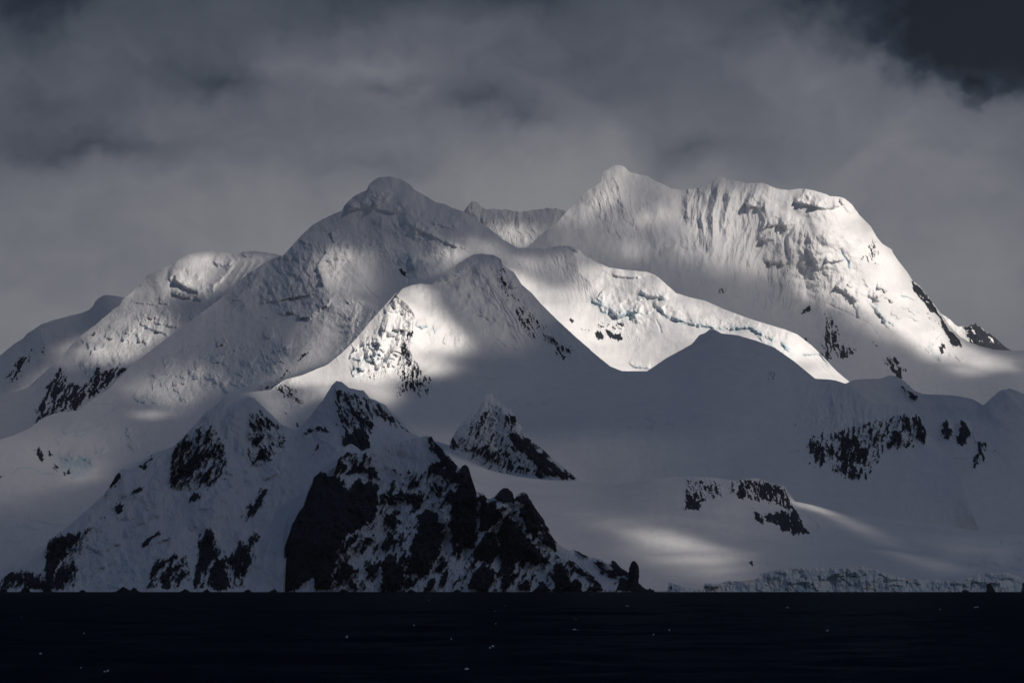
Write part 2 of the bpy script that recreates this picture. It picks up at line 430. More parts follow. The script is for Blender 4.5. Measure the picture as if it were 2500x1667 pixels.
cr5 = [(540, 962), (610, 957), (660, 952), (690, 930)] + C_((230, 1525), (330, 1500), (420, 1462), (500, 1430), (600, 1350), (700, 1250), (790, 1140), (870, 1050), (920, 995), (960, 950), (1000, 915), (1080, 885), (1140, 875), (1220, 882), (1300, 810), (1400, 735), (1500, 675), (1560, 670), (1640, 680), (1690, 708), (1697, 745), (1780, 800), (1830, 880), (1900, 940), (1960, 1010), (2060, 1110), (2200, 1240), (2300, 1325)) + \
      G_((560, 1325), (616, 1372), (700, 1440), (780, 1472), (950, 1473), (1000, 1440), (1080, 1385), (1200, 1320), (1260, 1285), (1310, 1225), (1350, 1210), (1380, 1187), (1410, 1187), (1460, 1215), (1560, 1225), (1700, 1265), (1820, 1310), (1950, 1400), (2100, 1523), (2200, 1530)) + \
      H_((1060, 1030), (1135, 1055), (1200, 1095), (1270, 1160), (1330, 1190), (1400, 1185), (1440, 1205), (1480, 1200), (1530, 1235), (1560, 1290), (1590, 1262), (1608, 1238), (1640, 1285), (1690, 1390), (1740, 1450), (1860, 1560)) + [(2352, 1190), (2376, 1260), (2400, 1318)]
d5 = [(540, 15900), (700, 16300), (850, 16600), (963, 16900), (1060, 17200), (1165, 17500), (1300, 17200), (1460, 16900), (1590, 16800), (1735, 17000), (1850, 16900), (2000, 16800), (2065, 16700), (2260, 16300), (2400, 15800)]
cr9 = [(980, 1060), (1095, 1103)] + E_((1450, 620), (1600, 690), (1800, 735), (2000, 760), (2190, 762)) + I_((616, 792), (700, 798), (900, 766), (1100, 741), (1250, 735), (1400, 742), (1550, 765), (1700, 745), (1820, 785), (1890, 800), (1960, 905), (2060, 925), (2250, 975)) + J_((1100, 868), (1400, 905), (1700, 940), (2000, 990), (2352, 1020), (2500, 1040))
d9 = [(980, 15500), (1095, 15450), (1400, 15000), (1560, 14700), (1690, 14600), (1850, 14600), (1940, 14700), (2100, 15000), (2330, 15300), (2560, 15400)]
cr7 = [(-60, 1425)] + B_((0, 1340), (60, 1285), (150, 1240), (250, 1170), (318, 1110), (328, 1060), (400, 1012), (470, 960), (560, 880), (650, 800), (715, 745), (750, 690), (790, 620), (825, 578), (835, 572), (890, 575), (960, 530), (1050, 465), (1180, 420), (1250, 360), (1350, 250), (1410, 180), (1470, 143), (1528, 75), (1536, 58), (1548, 75), (1590, 112), (1640, 92), (1695, 72), (1740, 90), (1800, 150), (1850, 195), (1920, 265), (1990, 300), (2030, 310), (2100, 240), (2190, 120)) + \
      E_((470, 218), (500, 165), (535, 110), (565, 82), (600, 90), (650, 130), (700, 142), (750, 150), (790, 200), (830, 215), (900, 250), (940, 300), (990, 330), (1030, 380), (1060, 430), (1130, 462), (1180, 500), (1260, 600), (1330, 700)) 
d7 = [(-60, 12800), (0, 12850), (110, 13100), (300, 13500), (560, 13950), (620, 14000), (730, 14000), (822, 14200), (940, 14100), (1000, 13950), (1110, 13700)]
crb = E_((175, 1525), (198, 1500), (207, 1440), (198, 1385), (206, 1330), (196, 1285), (201, 1240), (240, 1130), (262, 1060), (280, 1030), (315, 965), (350, 930), (365, 855), (400, 790), (405, 745), (440, 712), (458, 694), (468, 712), (490, 705), (500, 735), (540, 735), (556, 690), (575, 610), (590, 590), (610, 560), (640, 520), (660, 512), (690, 525), (740, 560), (800, 540), (830, 520), (900, 522), (970, 520), (1050, 485), (1110, 472), (1160, 460), (1215, 462), (1230, 495), (1290, 550), (1340, 600), (1380, 655), (1410, 680), (1425, 660), (1445, 655), (1465, 672), (1480, 720), (1500, 780), (1520, 840), (1570, 855), (1590, 880), (1615, 890), (1640, 872), (1665, 850), (1700, 815), (1735, 812), (1768, 845), (1780, 890), (1800, 860), (1830, 843), (1862, 850), (1890, 885), (1920, 950), (1970, 1010), (2010, 1080), (2040, 1150), (2080, 1200), (2150, 1240), (2180, 1232), (2280, 1280), (2340, 1296)) + \
      I_((640, 1303), (690, 1328), (715, 1305), (735, 1318), (770, 1355), (815, 1385), (850, 1400), (895, 1475), (920, 1492), (970, 1515), (1000, 1530))
db = [(680, 12700), (700, 12900), (760, 13050), (850, 13300), (970, 13400), (1060, 13350), (1140, 13200), (1180, 13100), (1250, 13050), (1330, 12980), (1400, 12900), (1460, 12850), (1600, 12760)]
def low(cr, extra): return [(x, y + extra) for x, y, *_ in cr]

roots = {}
# -- far jagged ridge on the right
s = Sheet([withD([(2270, 800)] + H_((1760, 560), (1810, 590), (1850, 620), (1880, 648), (1900, 665), (1940, 660), (1965, 672), (1990, 650), (2005, 655), (2020, 638), (2035, 662), (2050, 663), (2080, 690), (2100, 715), (2112, 706), (2130, 722), (2170, 755), (2210, 790), (2260, 826)) + [(2520, 900)], [(2270, 27000), (2520, 27000)]),
           [(2270, 880, 26300), (2520, 900, 26300)]], rough=2.0, rseed=5)
s.flute(np.ones_like(s.X), 62, 9, 40, 6); s.bump(1, 18, 8)
s.rock([(2330, 780), (2350, 786), (2380, 785), (2420, 800), (2470, 850), (2460, 870), (2400, 870)], dens=.72, soft=8, ang=58, wid=6, length=26, rel=6)
roots['far'] = tag(s.finish('distant_ridge', MOUNT), 'low jagged rocky ridge farthest away at the right edge', kind='structure')
# -- clouded peaks in the saddle
s = Sheet([withD([(1090, 530)] + C_((1400, 395), (1435, 383), (1450, 355), (1470, 330), (1490, 315), (1520, 312), (1540, 330), (1560, 360), (1590, 362), (1650, 366), (1740, 368), (1760, 375), (1820, 388), (1880, 375), (1990, 362), (2060, 360), (2110, 372), (2200, 420), (2400, 520)), [(1090, 24200), (1500, 24200)]),
           [(1090, 660, 23500), (1500, 660, 23500)]], rough=5)
s.bump(1, 60, 14); s.bump(1, 14, 3); s.flute(np.ones_like(s.X), 78, 26, 70, 22, seed=122, o=5)
s.step(C_((1540, 430), (1600, 445), (1680, 440), (1740, 400)), 10, 25, 9); s.step(C_((1480, 345), (1520, 352), (1555, 350)), 5, 12, 6)
Mf = s.mask(C_((1650, 480), (1900, 480), (1930, 560), (1800, 640), (1680, 590)), 15, 10)
s.flute(Mf, 80, 7, 40, 9)
roots['saddle'] = tag(s.finish('saddle_ridge', MOUNT), 'pale snowy saddle ridge with a small knob behind the dark central summit', kind='structure')
lit(s, lambda s: .35 * s.mask(C_((1640, 470), (1960, 470), (1990, 540), (1930, 620), (1700, 600)), 14, 8) + .12)

# -- great massif on the right
cr2 = C_((1880, 620), (1955, 545), (2040, 490), (2110, 420), (2110 + 30, 372)) 
cr2 = [(1230, 640)] + C_((1900, 600), (1955, 545), (2000, 510)) + G_((230, 530), (330, 465), (380, 405), (440, 345), (500, 275), (560, 228), (600, 205), (638, 182), (645, 150), (650, 108), (668, 100), (690, 92), (715, 72), (740, 64), (775, 68), (800, 80), (830, 110), (850, 118), (900, 130), (960, 142), (1000, 170), (1060, 195), (1120, 225), (1200, 235), (1280, 222), (1340, 210), (1385, 192), (1408, 165), (1418, 148), (1450, 142), (1470, 150), (1500, 162), (1560, 174), (1640, 190), (1740, 186), (1780, 200), (1820, 220), (1880, 232), (1930, 236), (1970, 228), (2040, 227), (2100, 242), (2170, 262), (2200, 278), (2270, 283), (2300, 292), (2352, 335)) + \
      [(2099, 526), (2126, 553)] + H_((1345, 52), (1385, 100), (1448, 138), (1458, 165), (1500, 225), (1560, 300), (1590, 350), (1640, 388), (1690, 450), (1750, 530), (1790, 582), (1830, 642), (1870, 690), (1920, 735), (1980, 770), (2060, 800), (2150, 822), (2260, 830), (2352, 825), (2520, 815))
s = Sheet([withD(cr2, [(1230, 21900), (1500, 22500), (1760, 22500), (2050, 22300), (2130, 22450), (2300, 22900), (2400, 23100), (2560, 23300)]),
           [(1230, 700, 21300), (1480, 640, 21750), (1700, 700, 21500), (1900, 860, 21150), (2130, 880, 21400), (2300, 880, 22000), (2560, 880, 22300)],
           [(1230, 720, 21300), (1480, 720, 21000), (1600, 740, 21000), (1700, 790, 21000), (1850, 850, 20800), (1950, 900, 20500), (2075, 985, 20300), (2140, 975, 20500), (2260, 1010, 20700), (2400, 1030, 20700), (2560, 1010, 20700)]], rough=1.2, rseed=9)
s.D += 0.0
s.bump(1, 110, 22, asp=1.4); s.bump(1, 30, 4)
# fluted ice walls
W1 = s.mask(G_((650, 180), (780, 200), (860, 300), (960, 330), (900, 480), (880, 600), (760, 560), (640, 470), (560, 400), (600, 300)), 18, 12)
W2 = s.mask(G_((1230, 240), (1400, 200), (1560, 190), (1780, 240), (1800, 380), (2000, 480), (2080, 600), (2120, 740), (2130, 860), (1960, 1060), (1720, 1080), (1640, 900), (1500, 820), (1400, 700), (1310, 660), (1210, 430)), 22, 16)
s.flute(W1, 78, 16, 80, 13); s.flute(W1, 76, 6, 40, 4, seed=77)
s.flute(W2, 100, 30, 130, 22, seed=42, even=.3); s.flute(W2, 98, 12, 70, 7, seed=47); s.flute(W2, 98, 5, 40, 2.5, seed=43, even=.3)
s.flute(s.mask(G_((1500, 780), (2120, 700), (2200, 1000), (1900, 1100), (1600, 900)), 30, 10), 112, 8, 50, 7, seed=44)
# main ribs
s.rib(G_((1450, 150), (1430, 260), (1400, 380), (1400, 560), (1390, 720)), 26, 9, 26)
s.rib(G_((1500, 200), (1520, 300), (1480, 420), (1500, 620)), 14, 8, 16)
s.rib(G_((1310, 330), (1330, 450), (1345, 600), (1330, 660)), 18, 7, 20)
s.rib(G_((1230, 260), (1225, 380), (1260, 470)), 10, 8, 14)
s.rib(G_((700, 110), (760, 220), (780, 330), (860, 430), (870, 520)), 14, 12, 20)
s.rib(G_((2040, 470), (2060, 560), (2110, 680), (2125, 760), (2140, 900), (2200, 1100)), 18, 22, 70)
s.rib(G_((1750, 320), (1770, 420), (1740, 520)), 14, 8, 20); s.rib(G_((1880, 560), (1850, 700), (1760, 900)), 12, 9, 22)
s.rib(G_((1990, 600), (1930, 760), (1860, 960)), 14, 10, 22)
# cornices and ice cliffs
s.step(G_((1615, 300), (1640, 330), (1700, 345), (1730, 350), (1760, 330), (1790, 300)), 14, 20, 6)
s.step(G_((1950, 270), (1980, 310), (2060, 325), (2100, 335), (2160, 355), (2230, 350), (2280, 320)), 16, 22, 7)
s.step(G_((2270, 290), (2290, 330), (2352, 400)), 12, 14, 6)
s.step(G_((1770, 470), (1830, 465), (1880, 460), (1920, 510)), 16, 18, 8)
s.step(G_((1700, 545), (1760, 565), (1810, 565), (1815, 500)), 10, 16, 8)
s.step(G_((1740, 690), (1800, 720), (1870, 715), (1900, 760)), 12, 18, 10)
s.step(G_((2010, 600), (2060, 640), (2110, 720), (2125, 790)), 8, 14, 9)
s.step(G_((1000, 690), (1080, 620), (1200, 630), (1240, 700)), -8, 20, 20)
s.step(H_((990, 220), (1050, 218), (1110, 210), (1130, 200)), 8, 12, 3); s.crack(H_((1100, 120), (1112, 170), (1150, 220), (1155, 290)), 8, 2.5, ice=.7)
s.step(H_((1060, 375), (1120, 420), (1180, 460), (1220, 500)), 14, 16, 5); s.step(H_((1180, 480), (1210, 540), (1230, 610)), 10, 14, 6)
s.crack(H_((960, 490), (1200, 600), (1300, 650), (1400, 800)), 5, 3)
s.step(H_((1500, 450), (1560, 460), (1620, 490)), 6, 12, 3, ice=.4); s.step(H_((1560, 560), (1600, 550), (1650, 570)), 8, 12, 3)
s.step(H_((1300, 500), (1340, 540), (1390, 600), (1420, 660), (1450, 690)), 12, 12, 6, ice=.5)
s.step(H_((1700, 780), (1740, 850), (1800, 905)), 12, 16, 10, ice=.35); s.crack(H_((1830, 830), (1880, 840), (1940, 870)), 5, 2)
s.step(H_((1280, 440), (1330, 460), (1380, 500)), 8, 14, 5)
s.bump(s.mask(H_((900, 60), (1300, 0), (1550, 300), (1750, 600), (1800, 900), (1500, 780), (1100, 450), (900, 300)), 30), 26, 9, seed=52)
s.bump(s.mask(H_((1250, 400), (1480, 440), (1850, 740), (1840, 900), (1640, 840), (1350, 640)), 20, 10), 9, 4, seed=53)
rr = np.random.RandomState(80)
for k in range(16):
    t = rr.rand(); x = 1130 + 640 * t + rr.randn() * 70; y = 260 + 560 * t + rr.randn() * 70; L_ = 30 + 80 * rr.rand()
    s.step(H_((x, y), (x + L_ * .5, y + rr.randn() * 10 + 8), (x + L_, y + L_ * .55)), 6 + 9 * rr.rand(), 10, 3 + 3 * rr.rand(), wob=4, seed=310 + k, ice=.35 * (k % 4 == 0))
s.crack(H_((1000, 920), (1130, 935), (1270, 925)), 3, 2); s.crack(H_((550, 595), (590, 602), (630, 615)), 4, 2); s.crack(H_((370, 462), (430, 470)), 4, 2)
s.rib(H_((1230, 650), (1330, 740), (1420, 860)), 8, 12, 40)
# rock
s.rock(H_((1590, 370), (1640, 390), (1700, 470), (1760, 550), (1800, 600), (1840, 680), (1925, 780), (1920, 805), (1870, 790), (1820, 720), (1780, 620), (1700, 540), (1640, 460), (1600, 420)), .8, 4, 5, 52, 5, 22, 6)
s.rock(H_((1780, 770), (1810, 795), (1812, 840), (1785, 855), (1772, 810)), .8, 4, 4)
s.rock(H_((1400, 860), (1470, 870), (1500, 900), (1535, 960), (1520, 1030), (1470, 1010), (1420, 960), (1398, 920)), .62, 6, 7, 62, 6, 18, 6)
s.rock(H_((1270, 130), (1300, 30), (1340, 40), (1375, 150), (1350, 270), (1290, 230), (1235, 210)), .36, 8, 8, 70, 4, 10, 3)
s.rock(H_((265, 405), (290, 398), (320, 425), (290, 445), (268, 435)), .62, 4, 3, 50)
s.rock(H_((805, 580), (850, 540), (890, 505), (912, 550), (870, 575), (820, 585)), .62, 5, 5, 60)
s.rock(H_((975, 560), (1095, 650), (1130, 770), (1220, 800), (1200, 870), (1110, 895), (1060, 880), (1010, 890), (960, 830), (970, 700)), .44, 8, 8, 75, 5, 20, 4)
s.rock(H_((970, 850), (1020, 850), (1035, 890), (1000, 885)), .75, 4, 4)
s.rock(H_((820, 730), (880, 740), (950, 860), (920, 850)), .5, 4, 5)
s.rock(H_((1300, 735), (1330, 740), (1345, 800), (1310, 780)), .42, 5, 4); s.rock(H_((1670, 540), (1720, 570), (1790, 650), (1760, 680), (1700, 620)), .38, 6, 5)
s.flute(s.mask(G_((600, 200), (2300, 300), (2352, 1300), (1500, 1000), (1100, 900), (700, 700)), 60, 30), 95, 55, 190, 16, seed=120, o=5); s.flute(s.mask(H_((1250, 100), (1500, 250), (1900, 760), (1900, 900), (1500, 820), (1200, 500)), 30, 20), 48, 34, 120, 20, seed=121, o=5)
roots['massif'] = tag(s.finish('mountain', MOUNT), 'tall broad ice-fluted massif at the right with its left summit lost in cloud', kind='structure')
def f(s):
    m = .42 * s.mask(G_((500, 300), (640, 190), (760, 60), (850, 110), (820, 200), (800, 300), (650, 340), (620, 430), (480, 420), (430, 380)), 28, 20, 50)
    m = np.maximum(m, .5 * s.mask(G_((950, 400), (1180, 330), (1230, 430), (1220, 560), (1080, 420), (960, 480)), 26, 14))
    m = np.maximum(m, .38 * s.mask(G_((1220, 250), (1420, 250), (1800, 230), (2000, 460), (1800, 560), (1840, 800), (1500, 760), (1240, 640)), 40, 35, 40))
    m = np.maximum(m, .35 * s.mask(G_((830, 600), (960, 580), (960, 700), (860, 680)), 20, 8))
    m = np.maximum(m, .85 * s.mask(G_((1800, 230), (2100, 200), (2400, 280), (2500, 700), (2352, 900), (2140, 900), (2080, 620), (1980, 450)), 26, 12))
    m = np.maximum(m, .95 * s.mask(H_((900, 0), (1350, 0), (1600, 330), (1900, 760), (2150, 960), (1900, 900), (1700, 880), (1500, 720), (1300, 560), (1100, 450), (940, 330)), 22, 14))
    m = np.maximum(m, .40 * s.mask(H_((1200, 540), (1500, 700), (1600, 800), (1400, 760), (1200, 640)), 22, 10))
    m = np.maximum(m, .80 * s.mask(H_((1850, 780), (2000, 820), (2260, 900), (2300, 960), (2100, 960), (1900, 920)), 16, 8))
    m = np.maximum(m, .7 * s.mask(H_((1880, 940), (1980, 930), (2080, 980), (2100, 1000), (1960, 1000)), 10, 4))
    m *= 1 - .75 * s.mask(G_((1000, 480), (1090, 430), (1200, 450), (1240, 560), (1180, 640), (1040, 600)), 22, 10)
    return m * (.8 + .45 * fbm(s.X / 60, s.Y / 35, 3, 71)) * (1 - .7 * s.mask(H_((300, 700), (1200, 620), (1900, 960), (2400, 1000), (2400, 1300), (300, 1300)), 40, 20)) + .10 + .10 * (1 - sstep(560, 720, s.Y))
lit(s, f)

# -- far-left shaded ridge
s = Sheet([withD([(-60, 900)] + A_((0, 862), (60, 812), (100, 780), (120, 768), (160, 742), (190, 707), (230, 685), (280, 650), (340, 628), (400, 610), (480, 590), (560, 570), (610, 548), (635, 525), (650, 495), (680, 465), (710, 450), (740, 448), (800, 456), (850, 465), (950, 520)), [(-60, 20500), (340, 22000)]),
           [(-60, 1010, 19600), (160, 960, 19700), (300, 800, 20400), (340, 770, 20400)]], rough=1.5)
s.bump(1, 45, 12); s.bump(1, 12, 1.5)
s.rib(A_((270, 660), (290, 750), (320, 850)), 10, 20, 12); s.rib(A_((640, 520), (600, 620), (520, 700)), 10, 30, 25)
s.rock(A_((110, 880), (210, 815), (260, 820), (200, 920), (150, 990), (60, 1090), (40, 1010)), .5, 8, 10, 120, 6, 18, 5)
s.rock(A_((280, 810), (310, 790), (310, 830), (290, 850)), .6, 4, 5)
roots['farleft'] = tag(s.finish('left_ridge', MOUNT), 'grey shaded snow ridge at the far left behind the sunlit dome', kind='structure')
lit(s, lambda s: .05 + 0 * s.X)

# -- dome on the left
cra = A_((-170, 1155), (0, 1145), (100, 1110), (180, 1085), (230, 1055), (280, 1000), (330, 950), (390, 903), (440, 850), (480, 800), (530, 745), (600, 690), (650, 655), (700, 610), (745, 575), (775, 545), (820, 520), (838, 480), (870, 455), (900, 430), (950, 380), (965, 370), (1000, 322), (1050, 290), (1100, 265), (1160, 245), (1200, 220), (1270, 178), (1350, 153), (1400, 150), (1450, 147), (1490, 152), (1530, 155), (1600, 174), (1625, 172), (1650, 155), (1700, 149), (1745, 150), (1800, 156), (1850, 163), (1880, 165), (1930, 182), (2000, 260))
s = Sheet([withD(cra, [(-60, 18000), (0, 18200), (107, 19000), (220, 19800), (320, 20500), (520, 20900), (700, 20700)]),
           withD([(-60, 1110)] + A_((0, 1480), (200, 1430), (370, 1320), (540, 1300), (740, 1160), (900, 990), (1200, 770), (1500, 550), (1700, 380), (1935, 280), (2000, 275)), [(-60, 17300), (107, 17800), (220, 18500), (320, 19100), (430, 19600), (535, 20000), (720, 20200)])], rough=1.5, rseed=12)
s.bump(1, 70, 18); s.bump(1, 22, 4)
s.step(A_((1130, 325), (1200, 345), (1280, 395), (1350, 415), (1410, 410)), 26, 26, 11, seed=3)
s.step(A_((1450, 215), (1500, 235), (1560, 235), (1600, 200)), 14, 16, 9)
s.step(A_((1640, 165), (1720, 185), (1800, 180), (1900, 190)), 10, 7, 6)
for x0, y0, x1, y1, w in ((1640, 190, 1540, 290, 10), (1690, 200, 1560, 400, 9), (1740, 200, 1620, 380, 8), (1800, 200, 1680, 330, 8), (1600, 230, 1480, 380, 9), (1530, 320, 1440, 400, 8), (1860, 210, 1760, 330, 7)):
    s.rib(A_((x0, y0), ((x0 + x1) / 2 + 6, (y0 + y1) / 2 - 4), (x1, y1)), 15, w, w * .45)
Mf = s.mask(A_((1500, 160), (1950, 190), (1800, 360), (1560, 450), (1440, 420)), 14, 8)
s.flute(Mf, 125, 7, 50, 9, seed=45)
s.flute(s.mask(A_((1200, 250), (1500, 240), (1450, 410), (1280, 400)), 14), 95, 14, 60, 7, seed=46)
s.step(A_((870, 500), (960, 500), (1050, 515), (1120, 530)), 7, 16, 3)
s.step(A_((1180, 430), (1240, 460), (1300, 460), (1350, 440)), 12, 14, 6)
s.step(A_((910, 680), (1000, 665), (1080, 690), (1160, 725)), 12, 16, 5, ice=.3); s.step(A_((740, 640), (800, 690), (840, 740), (870, 770)), 12, 16, 8, ice=.4)
s.step(A_((1060, 600), (1100, 615), (1140, 620)), 8, 12, 5); s.step(A_((960, 570), (1000, 585)), 6, 10, 5)
s.step(A_((540, 890), (600, 955), (700, 965), (800, 900), (860, 870)), 20, 22, 16, ice=.35, wob=6)
rr = np.random.RandomState(77)
for k in range(26):
    t = rr.rand(); x = 640 + 620 * t + rr.randn() * 60; y = 860 - 330 * t + rr.randn() * 60; L_ = 50 + 70 * rr.rand()
    s.step(A_((x, y), (x + L_ * .5, y + rr.randn() * 14 + 6), (x + L_, y + rr.randn() * 18 + 14)), 9 + 7 * rr.rand(), 11, 4 + 4 * rr.rand(), wob=5, seed=200 + k, ice=.3 * (k % 3 == 0))
s.bump(s.mask(A_((600, 640), (850, 480), (1250, 640), (1180, 720), (1000, 860), (800, 900), (640, 860)), 30, 10), 20, 16, seed=54, gain=.6)
s.bump(s.mask(A_((0, 1150), (380, 910), (500, 980), (260, 1260), (60, 1340)), 20), 30, 10, seed=55)
s.flute(s.mask(A_((250, 1010), (420, 930), (540, 940), (880, 880), (880, 980), (540, 1240), (250, 1320)), 15), 118, 10, 45, 12, seed=47)
s.rock(A_((390, 920), (440, 930), (480, 1040), (560, 1050), (640, 960), (860, 920), (880, 960), (700, 1110), (560, 1210), (540, 1250), (250, 1330), (230, 1260), (300, 1100)), .52, 8, 10, 118, 6, 24, 7, label='dark snow-streaked rock wall under the ice cliff')
s.rock(A_((590, 740), (650, 680), (680, 650), (700, 680), (640, 760)), .42, 6, 6, 125)
s.rib(A_((740, 600), (600, 760), (420, 900)), 14, 12, 26); s.rib(A_((780, 640), (690, 780), (560, 880)), 12, 10, 22)
s.flute(s.mask(A_((900, 440), (1300, 200), (1600, 200), (1400, 520), (1000, 880), (400, 1000), (500, 800)), 40, 16), 122, 50, 130, 14, seed=132, o=5)
roots['dome'] = tag(s.finish('dome_mountain', MOUNT), 'broad domed snow mountain at the left with a broken icefall and dark rock wall', kind='structure')
def f(s):
    m = .72 * s.mask(A_((960, 370), (1200, 210), (1350, 150), (1600, 170), (1560, 260), (1500, 400), (1180, 400), (1120, 560), (860, 520), (880, 450)), 20, 12)
    m = np.maximum(m, .60 * s.mask(A_((620, 700), (860, 500), (1200, 560), (1180, 720), (1000, 860), (780, 900), (640, 880)), 24, 14))
    m = np.maximum(m, .35 * s.mask(A_((1560, 150), (1880, 180), (1700, 330), (1500, 430)), 14, 8))
    m = np.maximum(m, .12 * s.mask(A_((380, 900), (640, 700), (700, 860), (520, 960)), 18, 8))
    m *= 1 - .55 * s.mask(A_((1100, 540), (1350, 530), (1300, 610), (1120, 600)), 14, 6)
    return m * (.85 + .5 * fbm(s.X / 50, s.Y / 30, 3, 72)) + .05
lit(s, f)

# -- central summit and its long shoulders
base4 = [(-60, 1448, 13300), (40, 1448, 13400), (115, 1425, 13500), (200, 1340, 14000), (300, 1230, 15000), (450, 1140, 15600), (540, 1070, 16200), (600, 1020, 16600), (700, 985, 16900), (850, 890, 17500), (960, 770, 18300), (1040, 740, 18500), (1100, 725, 18700), (1180, 680, 18800), (1240, 700, 18700), (1290, 750, 18500), (1350, 820, 18100), (1460, 920, 17750), (1520, 955, 17700), (1590, 955, 17650), (1650, 915, 17700), (1740, 855, 17750), (1850, 880, 17650), (1950, 940, 17550), (2010, 970, 17500), (2100, 975, 17450)]
mid4 = [(-60, 1210, 15000), (107, 1185, 15500), (300, 1110, 16300), (450, 1010, 17500), (540, 950, 17700), (700, 920, 17900), (940, 715, 19000), (1200, 650, 19050), (1350, 780, 18500), (1460, 860, 18150), (1590, 905, 17950), (1740, 835, 18000), (1950, 900, 17900), (2100, 955, 17650)]
s = Sheet([withD(cr4, d4), mid4, base4], rough=.8, rseed=21, dy=2.2)
s.bump(1, 120, 24, asp=1.3); s.bump(1, 36, 4)
# summit cap
s.flute(s.mask(C_((200, 640), (560, 470), (900, 560), (1300, 700), (1500, 700), (1300, 900), (900, 1100), (500, 1450), (100, 1450), (-200, 1200)), 50, 20), 80, 60, 190, 13, seed=123, o=5)
s.flute(Mfar := s.mask(A_((400, 1300), (1000, 900), (1600, 450), (1900, 800), (1850, 1000), (1400, 1300), (900, 1560), (300, 1560)), 60, 20), 125, 55, 150, 16, seed=124, o=5)
s.step(C_((612, 372), (700, 345), (800, 350), (900, 290), (960, 250)), 16, 18, 10, seed=6); s.rib(C_((800, 190), (780, 260), (720, 330), (640, 365)), 12, 10, 30)
s.step(C_((800, 350), (880, 370), (960, 385), (1000, 350)), 6, 16, 6, ice=.15)
s.rib(C_((960, 250), (1060, 400), (1200, 500), (1330, 600), (1500, 670)), 20, 26, 40)
s.step(C_((1060, 460), (1180, 520), (1260, 560), (1400, 620), (1500, 640)), 10, 18, 8); s.step(C_((1180, 440), (1300, 480), (1400, 500)), 7, 14, 8)
for p, A, wl, wr in (([(880, 390), (870, 520), (900, 640), (980, 760)], 14, 16, 40), ([(1000, 380), (1120, 520), (1260, 640), (1400, 760)], 14, 30, 18), ([(330, 600), (300, 760), (200, 900), (60, 1020)], 24, 22, 40), ([(420, 520), (400, 680), (330, 860), (250, 1000)], 22, 20, 34),
                     ([(1560, 520), (1700, 640), (1900, 800)], 12, 24, 20), ([(60, 780), (-40, 900), (-160, 1020)], 22, 16, 30), ([(560, 560), (640, 700), (720, 820), (760, 880)], 10, 20, 16), ([(1180, 700), (1120, 780), (1100, 860)], 12, 10, 16)):
    s.rib(C_(*p), A, wl, wr, rough=.4)
for p, A in (([(450, 740), (440, 780), (460, 840), (490, 900)], 16), ([(500, 640), (480, 690), (440, 740)], 14), ([(520, 520), (540, 570), (560, 600)], 12), ([(620, 980), (640, 1000), (680, 1000)], 10)):
    s.step(C_(*p), A, 10, 5, wob=6)
# left face: sharp shaded arete beside the bright bowl
s.rib(C_((520, 520), (510, 640), (440, 740), (470, 850), (500, 930), (500, 1060)), 58, 90, 30, rough=.45, taper=(.2, .45))
Mface = s.mask(C_((380, 520), (520, 520), (500, 650), (430, 750), (470, 870), (550, 950), (430, 1060), (300, 1100), (150, 1080), (20, 1000), (0, 760), (160, 700)), 20, 12)
s.flute(Mface, 66, 34, 210, 15, seed=125, o=4, even=.4); s.flute(Mface, 68, 13, 130, 5, seed=48, even=.4)
s.step(C_((150, 1090), (220, 1060), (290, 1065), (320, 1100), (380, 1100), (430, 1060), (500, 1010), (550, 940)), 22, 24, 8, wob=5)
s.bump(s.mask(C_((540, 510), (860, 520), (880, 640), (700, 780), (560, 640)), 16), 12, 4, seed=56)
s.flute(s.mask(C_((860, 560), (1000, 680), (1250, 780), (1200, 860), (1000, 880), (860, 800)), 14), 80, 7, 36, 7, seed=50)
s.step(C_((990, 760), (1010, 700), (1060, 680), (1090, 720), (1110, 800)), 14, 14, 22, ice=.65)
s.rock(C_((990, 775), (1010, 770), (1040, 800), (1030, 820), (1000, 800)), .8, 3, 3, 50)
s.crack(C_((1020, 810), (1055, 840), (1050, 880)), 6, 2); s.crack(C_((740, 870), (800, 940), (880, 1000)), 4, 3)
# spur to the lower left (ribs catching light)
s.rib(C_((560, 950), (470, 1150), (360, 1290), (240, 1420)), 34, 18, 46, rough=.4); s.rib(C_((720, 960), (680, 1080), (650, 1250), (500, 1400)), 30, 40, 9, rough=.4)
s.rib(C_((830, 1010), (790, 1090), (730, 1180), (640, 1290)), 24, 26, 8, rough=.5)
s.flute(s.mask(C_((540, 960), (720, 980), (660, 1250), (480, 1430), (300, 1500), (420, 1240)), 16), 118, 7, 60, 6, seed=58)
s.flute(s.mask(C_((690, 980), (850, 1060), (740, 1220), (560, 1400), (640, 1150)), 14), 115, 10, 40, 10, seed=59)
s.rock(C_((240, 1500), (260, 1420), (420, 1250), (440, 1210), (400, 1330), (300, 1450), (230, 1520)), .34, 6, 8, 120, 5, 18, 8)
s.rock(A_((1700, 1110), (1780, 1070), (1870, 1060), (1960, 960), (1990, 900), (1960, 1000), (1850, 1100)), .55, 5, 6, 110)
